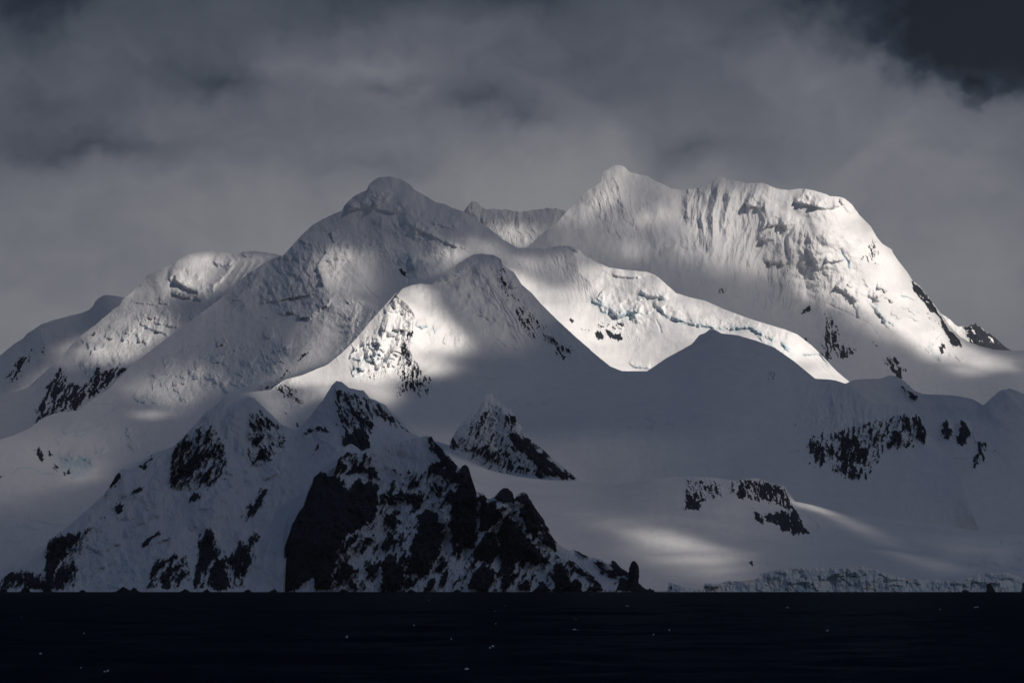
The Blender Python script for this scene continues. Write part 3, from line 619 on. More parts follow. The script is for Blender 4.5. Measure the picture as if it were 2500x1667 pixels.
# icefalls of the left glacier
rr = np.random.RandomState(78)
for k in range(44):
    x = 930 + 1000 * rr.rand(); y = 1120 - (x - 930) * .22 + rr.randn() * 75; L_ = 40 + 90 * rr.rand()
    s.step(A_((x, y), (x + L_ * .5, y - rr.rand() * 16), (x + L_, y + rr.randn() * 16)), 9 + 9 * rr.rand(), 12, 4 + 5 * rr.rand(), wob=5, seed=230 + k, ice=.3 * (k % 2 == 0))
Mi = s.mask(A_((900, 1110), (1000, 960), (1350, 860), (1720, 790), (1950, 830), (2000, 900), (1900, 1060), (1750, 1070), (1560, 1010), (1420, 1130), (1300, 1250), (1000, 1200)), 30, 20)
s.bump(Mi, 18, 17, seed=60, gain=.62); s.bump(Mi, 50, 24, seed=61)
for p in ([(1000, 970), (1080, 1010), (1150, 980), (1250, 1010), (1320, 1030)], [(1340, 880), (1450, 870), (1600, 820), (1730, 795)], [(900, 1130), (950, 1170), (1020, 1180)], [(1280, 1020), (1400, 1000), (1500, 1030)],
          [(1560, 1040), (1640, 1070), (1720, 1050), (1750, 1000)], [(1650, 1000), (1700, 990), (1740, 1010)], [(1700, 870), (1800, 920), (1900, 900), (1980, 900)], [(1780, 930), (1840, 980), (1900, 960)], [(1500, 640 + 400), (1560, 1120), (1600, 1080)]):
    s.step(A_(*p), 12, 18, 6, ice=.4, wob=5)
for p in ([(400, 1355), (460, 1390), (560, 1385), (680, 1340), (790, 1330)], [(650, 1525), (690, 1520), (740, 1495)], [(390, 1420), (400, 1450), (420, 1465)], [(880, 1350), (870, 1400), (900, 1420)], [(870, 1460), (920, 1500), (960, 1480)]):
    s.step(A_(*p), 8, 18, 7, ice=.4)
for p in ([(605, 1197), (680, 1190), (740, 1185), (800, 1200)], [(1225, 790), (1290, 797), (1360, 792)], [(1200, 838), (1245, 836)], [(1465, 622), (1520, 628), (1560, 640)], [(1545, 515), (1590, 492), (1650, 490)], [(1760, 606), (1830, 610)]):
    s.crack(A_(*p), 7, 2.2, ice=.25)
s.bump(s.mask(A_((380, 1300), (900, 1290), (900, 1560), (400, 1560)), 30), 30, 7, seed=62)
# broken ice bowl with rock at the left glacier
s.step(B_((380, 470), (450, 500), (560, 490), (620, 510), (640, 560)), 16, 16, 10, ice=.6, wob=5)
Mb = s.mask(B_((390, 480), (610, 490), (640, 550), (560, 620), (480, 630), (400, 560)), 10, 5)
s.ic = np.maximum(s.ic, Mb * .5); s.bump(Mb, 10, 7, seed=63); s.R -= 10 * Mb
s.rock(B_((240, 440), (265, 410), (290, 450), (310, 510), (285, 520), (250, 480)), .72, 4, 4, 70)
s.rock(B_((325, 460), (345, 430), (360, 500), (410, 560), (450, 590), (480, 570), (480, 625), (410, 605), (370, 560)), .62, 5, 5, 60)
s.rock(B_((190, 355), (205, 370), (195, 372)), .8, 3, 2); s.rock(B_((0, 615), (25, 615), (25, 628), (0, 632)), .7, 3, 3)
for p in ([(60, 610), (130, 560), (200, 560), (280, 600), (400, 610)], [(120, 920), (250, 925), (350, 955), (460, 965)], [(20, 970), (150, 965), (300, 1000)], [(0, 1060), (90, 1075), (170, 1060)], [(140, 940), (170, 955), (210, 960)], [(120, 893), (170, 895)]):
    s.crack(B_(*p), 7, 2.4, ice=.35)
Ms = s.mask(B_((-60, 880), (300, 900), (420, 1010), (330, 1080), (180, 1200), (-60, 1260)), 30, 10)
s.bump(Ms, 60, 9, seed=64, asp=.35); s.step(B_((200, 1150), (215, 1100), (260, 1080), (320, 1060)), 7, 12, 8); s.step(B_((0, 1270), (60, 1250), (120, 1220)), 7, 16, 6, ice=.3)
# right shoulder: wall, icefall and bergschrund
s.step(G_((300, 590), (420, 620), (500, 660)), 10, 10, 8); s.rib(G_((440, 615), (470, 700), (480, 800), (560, 860), (600, 960)), 24, 16, 26)
s.flute(s.mask(G_((30, 660), (420, 640), (560, 840), (600, 950), (440, 1060), (300, 900), (200, 960), (60, 820)), 20), 72, 11, 60, 8, seed=66)
s.step(G_((590, 930), (600, 985), (640, 980), (690, 1040), (760, 1080), (800, 1050), (880, 1060), (885, 1160)), 22, 16, 14, ice=.6, wob=6)
s.step(G_((620, 1000), (650, 1060), (740, 1090), (840, 1080)), 8, 8, 7, ice=.6)
s.step(G_((900, 910), (960, 950), (1040, 955), (1100, 975)), 12, 12, 9, ice=.4); s.step(G_((700, 810), (820, 828), (900, 825), (960, 800)), 7, 12, 5)
s.step(G_((980, 1000), (1040, 1030), (1080, 1085), (1150, 1110), (1260, 1145), (1400, 1165), (1520, 1175), (1660, 1165), (1710, 1200), (1780, 1245), (1880, 1275), (1930, 1340), (1980, 1380)), 14, 26, 8, ice=.65, wob=4, taper=.06)
s.step(G_((1700, 1210), (1760, 1270), (1860, 1320), (1920, 1370), (1980, 1375)), 10, 8, 9, ice=.35)
s.step(G_((1990, 1370), (2060, 1355), (2130, 1350), (2180, 1400), (2210, 1470)), 9, 14, 5, ice=.35)
s.crack(G_((2120, 1420), (2160, 1460), (2240, 1520)), 6, 2.2); s.crack(G_((2180, 1370), (2200, 1430)), 6, 2)
s.step(G_((820, 1415), (880, 1440), (980, 1450)), 9, 14, 5, ice=.3); s.crack(G_((430, 1180), (520, 1240), (620, 1330)), 3, 1.6)
s.step(G_((880, 1060), (930, 1080), (1000, 1050)), 8, 14, 6, ice=.2); s.crack(G_((1010, 1110), (1040, 1180), (1050, 1220)), 5, 2.5); s.step(G_((820, 1020), (900, 980), (1000, 950)), 6, 12, 5)
s.rib(G_((590, 720), (900, 900), (1100, 960)), 7, 30, 30); s.flute(s.mask(G_((0, 650), (560, 720), (900, 800), (1200, 980), (1800, 1200), (1500, 1300), (900, 1400), (300, 1150)), 40, 16), 95, 50, 120, 8, seed=126, o=5); s.bump(s.mask(G_((560, 860), (1000, 900), (1100, 1120), (900, 1250), (640, 1180)), 25), 22, 8, seed=67)
s.flute(s.mask(G_((590, 1080), (880, 1100), (900, 1300), (600, 1260)), 16), 88, 7, 34, 6, seed=68)
s.rock(G_((490, 1175), (560, 1185), (560, 1210), (500, 1190)), .55, 4, 4); s.rock(G_((592, 1215), (625, 1200), (655, 1230), (650, 1255), (605, 1245)), .9, 3, 3)
s.rock(G_((665, 1185), (700, 1200), (730, 1235), (720, 1255), (690, 1240)), .85, 3, 4); s.rock(G_((740, 1225), (770, 1215), (785, 1255), (760, 1268), (735, 1252)), .85, 3, 4)
s.rock(G_((600, 1140), (640, 1130), (830, 1130), (830, 1160), (760, 1200), (700, 1190), (620, 1190)), .34, 6, 6, 20); s.rock(G_((430, 1122), (448, 1130), (440, 1140)), .9, 3, 2)
roots['central'] = tag(s.finish('central_mountain', MOUNT), 'shaded central snow mountain with a rounded cap and a sunlit shelf running right', kind='structure')
def f(s):
    m = .95 * s.mask(G_((0, 770), (110, 800), (420, 900), (560, 760), (600, 725), (950, 780), (1150, 920), (1500, 1040), (2000, 1200), (2400, 1580), (2300, 1640), (2000, 1500), (1500, 1400), (1100, 1520), (700, 1520), (300, 1200), (0, 900)), 18, 10)
    m = np.maximum(m, .30 * s.mask(G_((30, 700), (560, 640), (560, 900), (300, 900)), 22, 12))
    m *= 1 - .55 * s.mask(G_((230, 800), (560, 780), (600, 960), (430, 900), (420, 1050), (260, 900)), 26, 14)
    m *= 1 - .75 * s.mask(G_((1990, 1440), (2110, 1425), (2160, 1440), (2060, 1480)), 10, 5)
    m = np.maximum(m, .8 * s.mask(C_((1300, 620), (1400, 620), (1500, 670), (1400, 740), (1330, 790), (1380, 700)), 12, 6))
    m = np.maximum(m, .30 * s.mask(C_((1060, 480), (1330, 580), (1500, 640), (1300, 610), (1120, 520)), 10, 6))
    m = np.maximum(m, .35 * s.mask(C_((1500, 560), (1700, 620), (1760, 720), (1600, 660)), 14, 8))
    m = np.maximum(m, .32 * s.mask(C_((540, 640), (880, 640), (900, 800), (830, 980), (560, 930), (450, 760)), 22, 12))
    m = np.maximum(m, .55 * s.mask(C_((560, 940), (830, 990), (760, 1150), (560, 1390), (300, 1480), (420, 1300)), 14, 10))
    m = np.maximum(m, .5 * s.mask(A_((1020, 1260), (1140, 1235), (1170, 1250), (1080, 1295), (1020, 1285)), 10, 4))
    m = np.maximum(m, .22 * s.mask(A_((900, 1100), (1400, 900), (1550, 1050), (1300, 1230)), 25, 14))
    m = np.maximum(m, .20 * s.mask(B_((500, 560), (800, 520), (700, 640), (500, 680)), 20, 10))
    m = np.maximum(m, .05 * s.mask(B_((-60, 380), (900, 300), (800, 600), (-60, 860)), 40, 20))
    return m * (.88 + .35 * fbm(s.X / 60, s.Y / 30, 3, 73)) + .07 - .03 * sstep(1150, 1350, s.Y)
lit(s, f)

# -- middle peak, the bench and the long slope to the right
base5 = [(540, 1010, 15400), (620, 1080, 15350), (700, 1110, 15300), (780, 1070, 15400), (815, 985, 15600), (860, 1000, 15600), (940, 1040, 15650), (1000, 1080, 15700), (1095, 1130, 15650), (1240, 1190, 15450), (1400, 1205, 15350), (1460, 1215, 15300), (1560, 1205, 15250), (1690, 1195, 15200), (1790, 1205, 15200), (1900, 1215, 15200), (1940, 1255, 15200), (1990, 1280, 15250), (2100, 1295, 15400), (2330, 1320, 15600), (2400, 1330, 15600)]
mid5 = [(540, 990, 15600), (620, 1000, 15900), (700, 1000, 15950), (815, 960, 16050), (860, 965, 16100), (963, 930, 16300), (1060, 960, 16350), (1165, 1000, 16450), (1300, 1010, 16300), (1460, 1010, 16200), (1590, 1020, 16150), (1735, 1020, 16100), (1850, 1080, 15950), (2000, 1160, 15850), (2100, 1190, 15800), (2260, 1210, 15800), (2400, 1260, 15700)]
s = Sheet([withD(cr5, d5), mid5, base5], rough=.7, rseed=23)
s.bump(1, 130, 20, asp=1.3); s.bump(1, 40, 2.5)
# lit sub-peak with rock rib
s.rib(C_((965, 950), (1030, 1000), (1075, 1045), (1100, 1100), (1085, 1190), (1060, 1320), (1100, 1400), (1180, 1500)), 52, 15, 70, rough=.5, taper=(.02, .12)); s.rib(C_((900, 900), (962, 952), (1020, 990), (1075, 1046), (1100, 1100)), 30, 16, 30, taper=(.1, .3))
s.rib(C_((960, 955), (900, 1130), (900, 1200), (940, 1230)), 14, 16, 16)
s.step(C_((880, 1070), (930, 1055), (1000, 1070), (1060, 1050)), 10, 12, 10)
s.flute(s.mask(C_((860, 1080), (1010, 1080), (1020, 1300), (900, 1500), (800, 1500), (760, 1300)), 12), 98, 9, 50, 9, seed=81)
s.rib(C_((1010, 1080), (990, 1280), (910, 1400), (880, 1520)), 26, 9, 12, rough=.5); s.rib(C_((930, 1060), (905, 1180), (860, 1300), (800, 1420)), 20, 8, 16, rough=.5); s.rib(C_((860, 1180), (930, 1200), (960, 1240)), 10, 10, 10)
s.bump(s.mask(C_((760, 1230), (960, 1180), (1000, 1340), (880, 1540), (720, 1540), (640, 1350)), 16, 8), 14, 11, seed=82, gain=.6)
for p in ([(720, 1290), (760, 1285), (820, 1265), (860, 1270), (860, 1320), (900, 1310)], [(650, 1370), (700, 1385), (740, 1400)], [(720, 1450), (760, 1390), (820, 1400), (870, 1380)], [(1100, 1150), (1150, 1170), (1200, 1160)], [(1290, 1270), (1320, 1280)], [(930, 1230), (950, 1200), (980, 1190)]):
    s.step(C_(*p), 10, 12, 6, ice=.45, wob=5)
s.crack(C_((1215, 1160), (1225, 1190), (1235, 1225)), 7, 2, ice=.4)
rr = np.random.RandomState(79)
for k in range(26):
    x = 660 + 320 * rr.rand(); y = 1440 - (x - 660) * .55 + rr.randn() * 70; L_ = 30 + 60 * rr.rand()
    s.step(C_((x, y), (x + L_ * .5, y - rr.rand() * 14), (x + L_, y + rr.randn() * 18)), 8 + 9 * rr.rand(), 9, 3 + 4 * rr.rand(), wob=4, seed=280 + k, ice=.35 * (k % 3 == 0))
s.flute(s.mask(C_((1010, 1200), (1080, 1150), (1100, 1330), (1200, 1500), (1160, 1560), (960, 1540)), 10), 100, 9, 34, 13, seed=83)
s.rock(C_((1000, 1250), (1040, 1130), (1080, 1120), (1090, 1240), (1060, 1330), (1110, 1400), (1180, 1470), (1230, 1530), (1180, 1570), (1000, 1560), (960, 1480)), .40, 8, 8, 98, 5, 22, 6, label='steep rib of rock and rime below the small sunlit summit')
s.rock(E_((960, 130), (1000, 60), (1100, 60), (1160, 90), (1230, 140), (1160, 205), (1100, 170), (1060, 150), (990, 200)), .42, 6, 8, 80, 5, 16, 6)
s.rock(E_((780, 0), (860, 0), (860, 60), (800, 100), (770, 60)), .3, 6, 6, 80, 4, 14, 5)
# small rib in the snow bench
s.rib(E_((220, 70), (270, 130), (330, 220), (350, 270)), 22, 26, 16); s.rock(E_((130, 130), (200, 80), (260, 110), (320, 170), (355, 200), (330, 275), (270, 240), (200, 190)), .42, 6, 7, 60, 5, 14, 6)
s.rock(E_((190, 290), (220, 290), (215, 315)), .5, 4, 4); s.rock(E_((255, 335), (310, 370), (320, 405), (290, 400)), .5, 4, 4)
# cornice and right face of the middle peak
s.flute(s.mask(C_((1240, 880), (1500, 690), (1700, 720), (1850, 900), (2330, 1400), (2300, 1560), (1700, 1560), (1350, 1300)), 40, 16), 66, 46, 200, 18, seed=127, o=5)
s.flute(s.mask(C_((230, 1500), (700, 1260), (960, 950), (1150, 900), (1350, 1200), (1500, 1400), (1300, 1560), (300, 1560)), 40, 16), 100, 44, 120, 12, seed=128, o=5)
s.rib(C_((1500, 690), (1420, 790), (1300, 880)), 12, 20, 30); s.step(C_((1240, 880), (1320, 830), (1420, 790), (1530, 700)), 12, 10, 8)
s.rib(C_((1560, 680), (1600, 800), (1680, 950), (1780, 1100), (1900, 1250)), 28, 40, 30, rough=.4); s.rib(C_((1690, 720), (1750, 850), (1830, 890)), 14, 14, 14)
s.rib(C_((1540, 720), (1560, 800), (1640, 900)), 14, 16, 10)
s.step(C_((1620, 690), (1690, 700), (1697, 760)), 8, 10, 7); s.step(C_((1740, 850), (1780, 900), (1830, 890)), 9, 14, 7)
s.flute(s.mask(C_((1500, 720), (1800, 850), (2000, 1100), (2300, 1380), (2150, 1440), (1800, 1300), (1560, 960)), 20), 62, 9, 60, 9, seed=84)
s.rock(C_((1600, 740), (1700, 760), (1860, 1000), (2080, 1220), (2230, 1350), (2120, 1430), (2000, 1320), (1840, 1240), (1740, 1040), (1640, 880)), .27, 10, 10, 62, 4, 16, 5)
s.rock(C_((1620, 760), (1680, 850), (1760, 930), (1770, 960), (1700, 910), (1640, 820)), .38, 6, 7, 62, 4, 12, 3)
s.rock(C_((1745, 980), (1790, 1020), (1850, 1110), (1900, 1160), (1890, 1220), (1840, 1180), (1780, 1090)), .46, 6, 7, 62, 4, 14, 4)
s.rock(C_((1950, 1150), (1990, 1200), (2040, 1250), (2000, 1260)), .42, 5, 5, 60); s.rock(C_((2050, 1260), (2120, 1290), (2190, 1330), (2170, 1380), (2110, 1410), (2050, 1360)), .44, 7, 7, 62, 4, 12, 4)
for p in ([(1490, 1085), (1560, 1105), (1620, 1135)], [(1390, 1055), (1430, 1050)], [(1310, 1070), (1355, 1076)], [(1640, 1240), (1720, 1310), (1810, 1335)], [(1560, 1510), (1610, 1530), (1690, 1545)], [(1510, 1560), (1560, 1540)]):
    s.crack(C_(*p), 6, 2.2)
s.crack(C_((1640, 1250), (1600, 1330), (1700, 1400)), 3, 5); s.rib(C_((1230, 900), (1300, 1050), (1400, 1180), (1480, 1300), (1640, 1480)), 26, 36, 60, rough=.1)
s.crack(E_((1565, 100), (1620, 145), (1700, 125)), 5, 6); s.crack(E_((1010, 212), (1090, 205), (1160, 240)), 4, 2)
# dark rounded hill
s.rib(G_((1390, 1190), (1450, 1240), (1600, 1300)), 8, 30, 40); s.crack(G_((1480, 1430), (1560, 1470), (1620, 1480)), 6, 3); s.crack(G_((1640, 1380), (1720, 1350), (1760, 1370)), 4, 3)
s.rock(G_((1775, 1520), (1800, 1470), (1830, 1470), (1810, 1540), (1780, 1560)), .42, 6, 5, 110, 4, 10, 3)
for p in ([(800, 412), (825, 400), (850, 398)], [(910, 330), (960, 350), (1000, 370), (985, 400), (930, 395)], [(1060, 375), (1140, 382)], [(930, 398), (1000, 430)], [(120, 243), (165, 238)], [(230, 240), (265, 235)], [(1900, 565), (2000, 560)]):
    s.crack(I_(*p), 5, 2.5, ice=.35)
# fluted face and crags on the right
Mr = s.mask(H_((860, 1100), (1130, 1060), (1300, 1190), (1560, 1240), (1690, 1400), (1500, 1500), (1200, 1568), (880, 1568)), 30, 12)
s.flute(Mr, 98, 36, 120, 34, seed=129, o=5, even=.3); s.flute(Mr, 98, 12, 60, 10, seed=85); s.flute(Mr, 96, 5, 26, 4, seed=86); s.bump(s.mask(H_((500, 850), (800, 900), (900, 1200), (700, 1100), (520, 1060)), 30), 20, 5, seed=87)
for (x, y, x2, y2, A) in ((950, 1150, 930, 1500, 18), (1080, 1120, 1060, 1500, 20), (1200, 1250, 1180, 1560, 22), (1330, 1250, 1360, 1480, 18), (1520, 1250, 1500, 1480, 22), (1620, 1260, 1640, 1440, 16)):
    s.rib(H_((x, y), ((x + x2) / 2, (y + y2) / 2), (x2, y2)), A, 24, 16, rough=.5)
def crag(px, dens, ang=98, **k): s.rock(px, dens, 5, 8, ang, 6, 20, 7, **k)
crag(J_((860, 560), (870, 340), (1100, 300), (1300, 240), (1580, 180), (1710, 330), (1700, 420), (1400, 460), (1280, 660), (1100, 640), (1000, 570)), .36)
crag(J_((870, 400), (950, 370), (1000, 440), (1005, 530), (950, 555), (900, 480)), .6); crag(J_((1005, 410), (1050, 400), (1068, 480), (1050, 560), (1010, 540)), .62)
crag(J_((1100, 350), (1200, 340), (1240, 420), (1290, 450), (1270, 555), (1200, 540), (1240, 630), (1190, 645), (1100, 590), (1085, 480)), .68, label='largest dark crag hanging under the fluted face')
crag(J_((1235, 300), (1320, 290), (1360, 380), (1380, 430), (1330, 430), (1240, 340)), .5); crag(J_((1400, 400), (1460, 280), (1540, 350), (1550, 405), (1480, 400), (1420, 440)), .66)
crag(J_((1490, 200), (1570, 200), (1570, 290), (1500, 260)), .55); crag(J_((1580, 220), (1640, 190), (1690, 330), (1690, 390), (1630, 405), (1600, 320)), .64)
crag(H_((600, 960), (660, 960), (650, 1030), (610, 1040)), .42); crag(H_((865, 1110), (885, 1110), (870, 1180)), .5); crag(H_((780, 1340), (830, 1260), (820, 1310), (790, 1360)), .42)
s.crack(J_((720, 450), (820, 447)), 4, 3); s.crack(J_((810, 510), (860, 490)), 4, 2)
roots['middle'] = tag(s.finish('middle_mountain', MOUNT), 'pyramid-shaped snow peak in front of the central mountain with a sunlit shoulder at its left', kind='structure')
def f(s):
    m = .95 * s.mask(C_((960, 930), (1200, 870), (1290, 1050), (1480, 1250), (1500, 1330), (1350, 1330), (1420, 1440), (1300, 1480), (1100, 1500), (900, 1560), (700, 1560), (200, 1560), (230, 1500), (600, 1340), (860, 1050)), 14, 8)
    m = np.maximum(m, .62 * s.mask(E_((60, 60), (400, 0), (1000, 0), (990, 180), (930, 270), (760, 150), (500, 190), (440, 90), (200, 130)), 18, 10))
    m = np.maximum(m, .25 * s.mask(E_((0, 100), (440, 200), (300, 400), (100, 200)), 20, 8))
    m *= 1 - .6 * s.mask(C_((1080, 990), (1150, 985), (1230, 1030), (1280, 1110), (1200, 1060), (1100, 1040)), 14, 6)
    m *= 1 - .6 * s.mask(C_((1090, 1400), (1250, 1330), (1500, 1370), (1400, 1440), (1250, 1430)), 12, 8)
    m = np.maximum(m, .4 * s.mask(C_((1230, 880), (1320, 820), (1480, 700), (1500, 690), (1400, 790)), 8, 4))
    m = np.maximum(m, .12 * s.mask(C_((1300, 800), (1700, 720), (2000, 1100), (1900, 1300), (1500, 1300)), 40, 20))
    return m * (.92 + .3 * fbm(s.X / 50, s.Y / 25, 3, 74)) + .025 + .05 * sstep(1020, 1100, s.Y) * (1 - sstep(1450, 1900, s.X))
lit(s, f)

# -- hill behind the crags, far right
crc = [(2000, 1000)] + H_((1040, 1100), (1135, 1052), (1180, 1032), (1250, 1022), (1370, 1020), (1430, 996), (1480, 1005), (1510, 1022), (1540, 1042), (1600, 1100), (1660, 1125), (1800, 1130), (1900, 1137), (2000, 1158), (2072, 1200), (2090, 1188), (2130, 1150), (2180, 1105), (2210, 1093), (2240, 1092), (2248, 1086), (2300, 1100), (2352, 1125), (2520, 1160))
s = Sheet([withD(crc, [(2000, 17000), (2170, 17300), (2395, 17000), (2463, 16900), (2560, 16900)]),
           [(2000, 1060, 16700), (2230, 1170, 16500), (2300, 1200, 16200), (2560, 1200, 16200)],
           [(2000, 1100, 16500), (2140, 1140, 16400), (2230, 1230, 16000), (2330, 1335, 15600), (2560, 1350, 15500)]], rough=.8, rseed=25)
s.bump(1, 90, 12); s.bump(1, 30, 2.5); s.rib(H_((2248, 1090), (2150, 1180), (2060, 1250)), 10, 40, 40)
def crag(px, dens, ang=70, **k): s.rock(px, dens, 4, 6, ang, 5, 16, 7, **k)
crag(H_((1515, 1070), (1560, 1095), (1635, 1140), (1610, 1190), (1570, 1150)), .5); crag(J_((1780, 380), (1790, 270), (1820, 228), (1850, 290), (1870, 310), (1840, 370)), .75, label='narrow black rock tooth standing out of the snow')
crag(J_((1880, 390), (1890, 310), (1935, 235), (1980, 290), (2000, 320), (1960, 410), (1920, 410)), .68); crag(J_((2000, 330), (2040, 390), (2100, 380), (2110, 440), (2080, 530), (1995, 580), (2000, 500), (2030, 450)), .52)
crag(J_((2110, 440), (2190, 450), (2190, 465)), .4); crag(J_((2310, 420), (2340, 470), (2335, 540)), .35); s.crack(J_((1840, 500), (1900, 505), (1970, 512)), 4, 2.5)
for x, y in ((1815, 232), (1935, 240)):
    s.rib(J_((x, y), (x + 5, y + 80), (x - 5, y + 150)), 16, 12, 10)
roots['righthill'] = tag(s.finish('right_hill', MOUNT), 'rounded shaded snow hill at the right edge with black rock teeth in front', kind='structure')
lit(s, lambda s: .026 + 0 * s.X)

# -- pyramid nunatak
crp = E_((1322, 556), (1335, 535), (1345, 490), (1372, 440), (1400, 400), (1450, 340), (1480, 312), (1500, 290), (1545, 245), (1565, 205), (1580, 190), (1600, 170), (1625, 167), (1640, 175), (1680, 215), (1700, 245), (1740, 265), (1770, 290), (1790, 330), (1812, 365), (1830, 405), (1850, 445), (1900, 490), (1970, 545), (2050, 620), (2130, 680), (2190, 738), (2205, 752))
s = Sheet([withD(crp, [(1090, 15500), (1200, 15750), (1300, 15450), (1410, 15230)]), withD(E_((1322, 580), (1400, 620), (1500, 680), (1620, 740), (1800, 790), (2000, 815), (2205, 815)), [(1090, 15480), (1200, 15400), (1300, 15250), (1410, 15130)])], dx=1.6, dy=1.6, rough=2.0, rseed=31)
s.rib(E_((1600, 175), (1560, 300), (1480, 440), (1440, 560)), 30, 30, 22, rough=.4); s.rib(E_((1640, 180), (1720, 340), (1780, 470), (1860, 560), (2000, 680), (2190, 750)), 36, 24, 26, rough=.4)
s.rib(E_((1560, 340), (1580, 480), (1600, 640)), 14, 14, 14, rough=.5); s.flute(np.ones_like(s.X), 108, 9, 40, 9, seed=91); s.bump(1, 14, 6, seed=92)
s.rock(E_((1340, 540), (1400, 420), (1500, 330), (1620, 230), (1760, 330), (1840, 450), (1960, 560), (2150, 740), (1700, 740), (1450, 620)), .30, 8, 10, 112, 5, 22, 5)
s.rock(E_((1560, 300), (1600, 285), (1590, 350), (1530, 430), (1520, 410)), .7, 3, 5, 118, 5, 20, 5); s.rock(E_((1335, 500), (1360, 470), (1400, 540), (1400, 570), (1345, 550)), .62, 4, 6)
s.rock(E_((1440, 560), (1500, 520), (1620, 520), (1640, 560), (1750, 520), (1780, 600), (1700, 690), (1620, 650), (1560, 620)), .50, 8, 12, 115, 6, 20, 6)
s.rock(E_((1700, 330), (1760, 290), (1800, 360), (1835, 420), (1790, 420), (1720, 390)), .48, 6, 8, 60, 5, 14, 5)
s.rock(E_((1740, 430), (1830, 440), (1900, 500), (1980, 560), (2060, 640), (2195, 745), (2180, 755), (2030, 745), (1940, 740), (1900, 640), (1840, 580), (1760, 560)), .70, 6, 10, 45, 6, 22, 6)
s.rock(E_((1680, 690), (1800, 640), (1900, 690), (1880, 710), (1800, 690), (1680, 715)), .55, 6, 8, 100)

roots['pyramid'] = tag(s.finish('pyramid_peak', MOUNT, back=1.0), 'isolated pyramid peak of rock and rime rising from the glacier, right of the black headland', kind='structure')
lit(s, lambda s: .026 + 0 * s.X)

# -- low glacier on the right
crf = [(1400, 1446)] + I_((1090, 1520), (1095, 1462), (1110, 1455), (1140, 1470), (1200, 1490), (1290, 1510), (1330, 1515), (1345, 1466), (1400, 1472), (1440, 1470), (1480, 1452), (1560, 1450), (1610, 1458), (1680, 1462), (1700, 1430), (1740, 1405), (1790, 1385), (1850, 1375), (1900, 1368), (1960, 1362), (2060, 1358), (2150, 1362), (2200, 1358)) + \
      J_((1060, 1255), (1120, 1250), (1180, 1245), (1225, 1235), (1290, 1238), (1340, 1262), (1400, 1285), (1500, 1310), (1600, 1325), (1700, 1330), (1850, 1336), (1950, 1335), (1965, 1320), (2000, 1312), (2030, 1290), (2100, 1284), (2200, 1280), (2240, 1282), (2300, 1300), (2352, 1325), (2500, 1330))
low9 = [(980, 1449, 12860), (1620, 1449, 12860), (1690, 1440, 12860), (1760, 1425, 12880), (1850, 1412, 12900)] + [(x, y + 14, 12900) for x, y in crf if x > 1880]
s = Sheet([withD(cr9, d9), [(980, 1200, 14500), (1400, 1290, 14000), (1700, 1290, 13900), (2000, 1320, 13900), (2250, 1350, 13700), (2560, 1370, 13600)], low9], rough=.5, rseed=33)
s.bump(1, 160, 10, asp=.35); s.bump(1, 50, 2.5, asp=.3)
s.rib(I_((560, 975), (900, 1000), (1200, 1030), (1500, 1060)), 10, 18, 40, rough=0); s.rib(I_((720, 1035), (1000, 1100), (1400, 1200), (1700, 1270), (1900, 1300), (2200, 1310)), 16, 20, 50, rough=0)
s.rib(I_((500, 830), (700, 798), (900, 766), (1100, 741)), 4, 6, 20, rough=0); s.rib(J_((780, 800), (1000, 860), (1300, 960), (1500, 1100)), 14, 20, 50, rough=0)
s.rib(J_((1300, 1110), (1600, 1170), (1850, 1230), (2020, 1285)), 12, 18, 40, rough=0); s.flute(s.mask(I_((700, 1040), (1100, 1080), (1700, 1280), (1640, 1460), (1100, 1420), (850, 1240)), 40), 20, 22, 130, 5, seed=94)
# scoop of drifted snow beside the outcrop
s.step(J_((815, 870), (900, 905), (945, 940), (962, 975), (930, 1000), (880, 1010)), 9, 26, 5, wob=1); 
s.step(I_((1230, 745), (1350, 752), (1480, 770), (1560, 790)), 6, 10, 12)
def crag(px, dens, ang=75, w=5, l=16, **k): s.rock(px, dens, 4, 6, ang, w, l, 8, **k)
crag(J_((30, 780), (40, 640), (160, 640), (300, 660), (300, 760), (180, 800)), .36); crag(J_((330, 660), (430, 635), (560, 640), (700, 680), (760, 800), (800, 860), (700, 840), (560, 800), (440, 780), (340, 760)), .46); crag(J_((490, 830), (560, 880), (690, 850), (800, 870), (890, 1010), (760, 1015), (620, 950), (530, 950)), .44)
crag(J_((38, 850), (45, 740), (75, 750), (110, 790), (160, 770), (180, 790), (130, 800), (150, 830), (130, 850), (90, 845)), .85, label='rounded black boss at the left end of the rock band')
crag(J_((40, 690), (60, 650), (160, 650), (165, 670), (60, 680)), .3); crag(J_((110, 700), (220, 660), (290, 670), (290, 740), (220, 770), (190, 720), (120, 730)), .38)
crag(J_((335, 680), (380, 680), (390, 760), (350, 750)), .45); crag(J_((395, 660), (430, 640), (465, 650), (480, 740), (460, 775), (420, 750), (400, 720)), .66)
crag(J_((480, 650), (520, 645), (600, 680), (610, 720), (560, 780), (520, 750), (490, 740)), .6); crag(J_((560, 760), (620, 680), (700, 690), (740, 750), (770, 810), (740, 800), (690, 820), (600, 800)), .6)
crag(J_((735, 820), (790, 830), (812, 880), (815, 940), (850, 980), (882, 1005), (840, 1012), (760, 1008), (750, 900), (760, 860)), .85, ang=100)
crag(J_((560, 900), (640, 880), (690, 860), (750, 880), (755, 990), (740, 985), (700, 990), (660, 940), (600, 920)), .85, ang=95, label='black rock wall at the lower right of the rock band'); crag(J_((500, 840), (520, 880), (575, 930), (560, 945), (525, 930), (505, 880)), .7)
s.crack(I_((1660, 1318), (1665, 1330)), 4, 2); s.crack(I_((1690, 1370), (1720, 1345), (1780, 1332)), 8, 2.2); s.crack(I_((1600, 1410), (1650, 1385), (1690, 1375)), 5, 2)
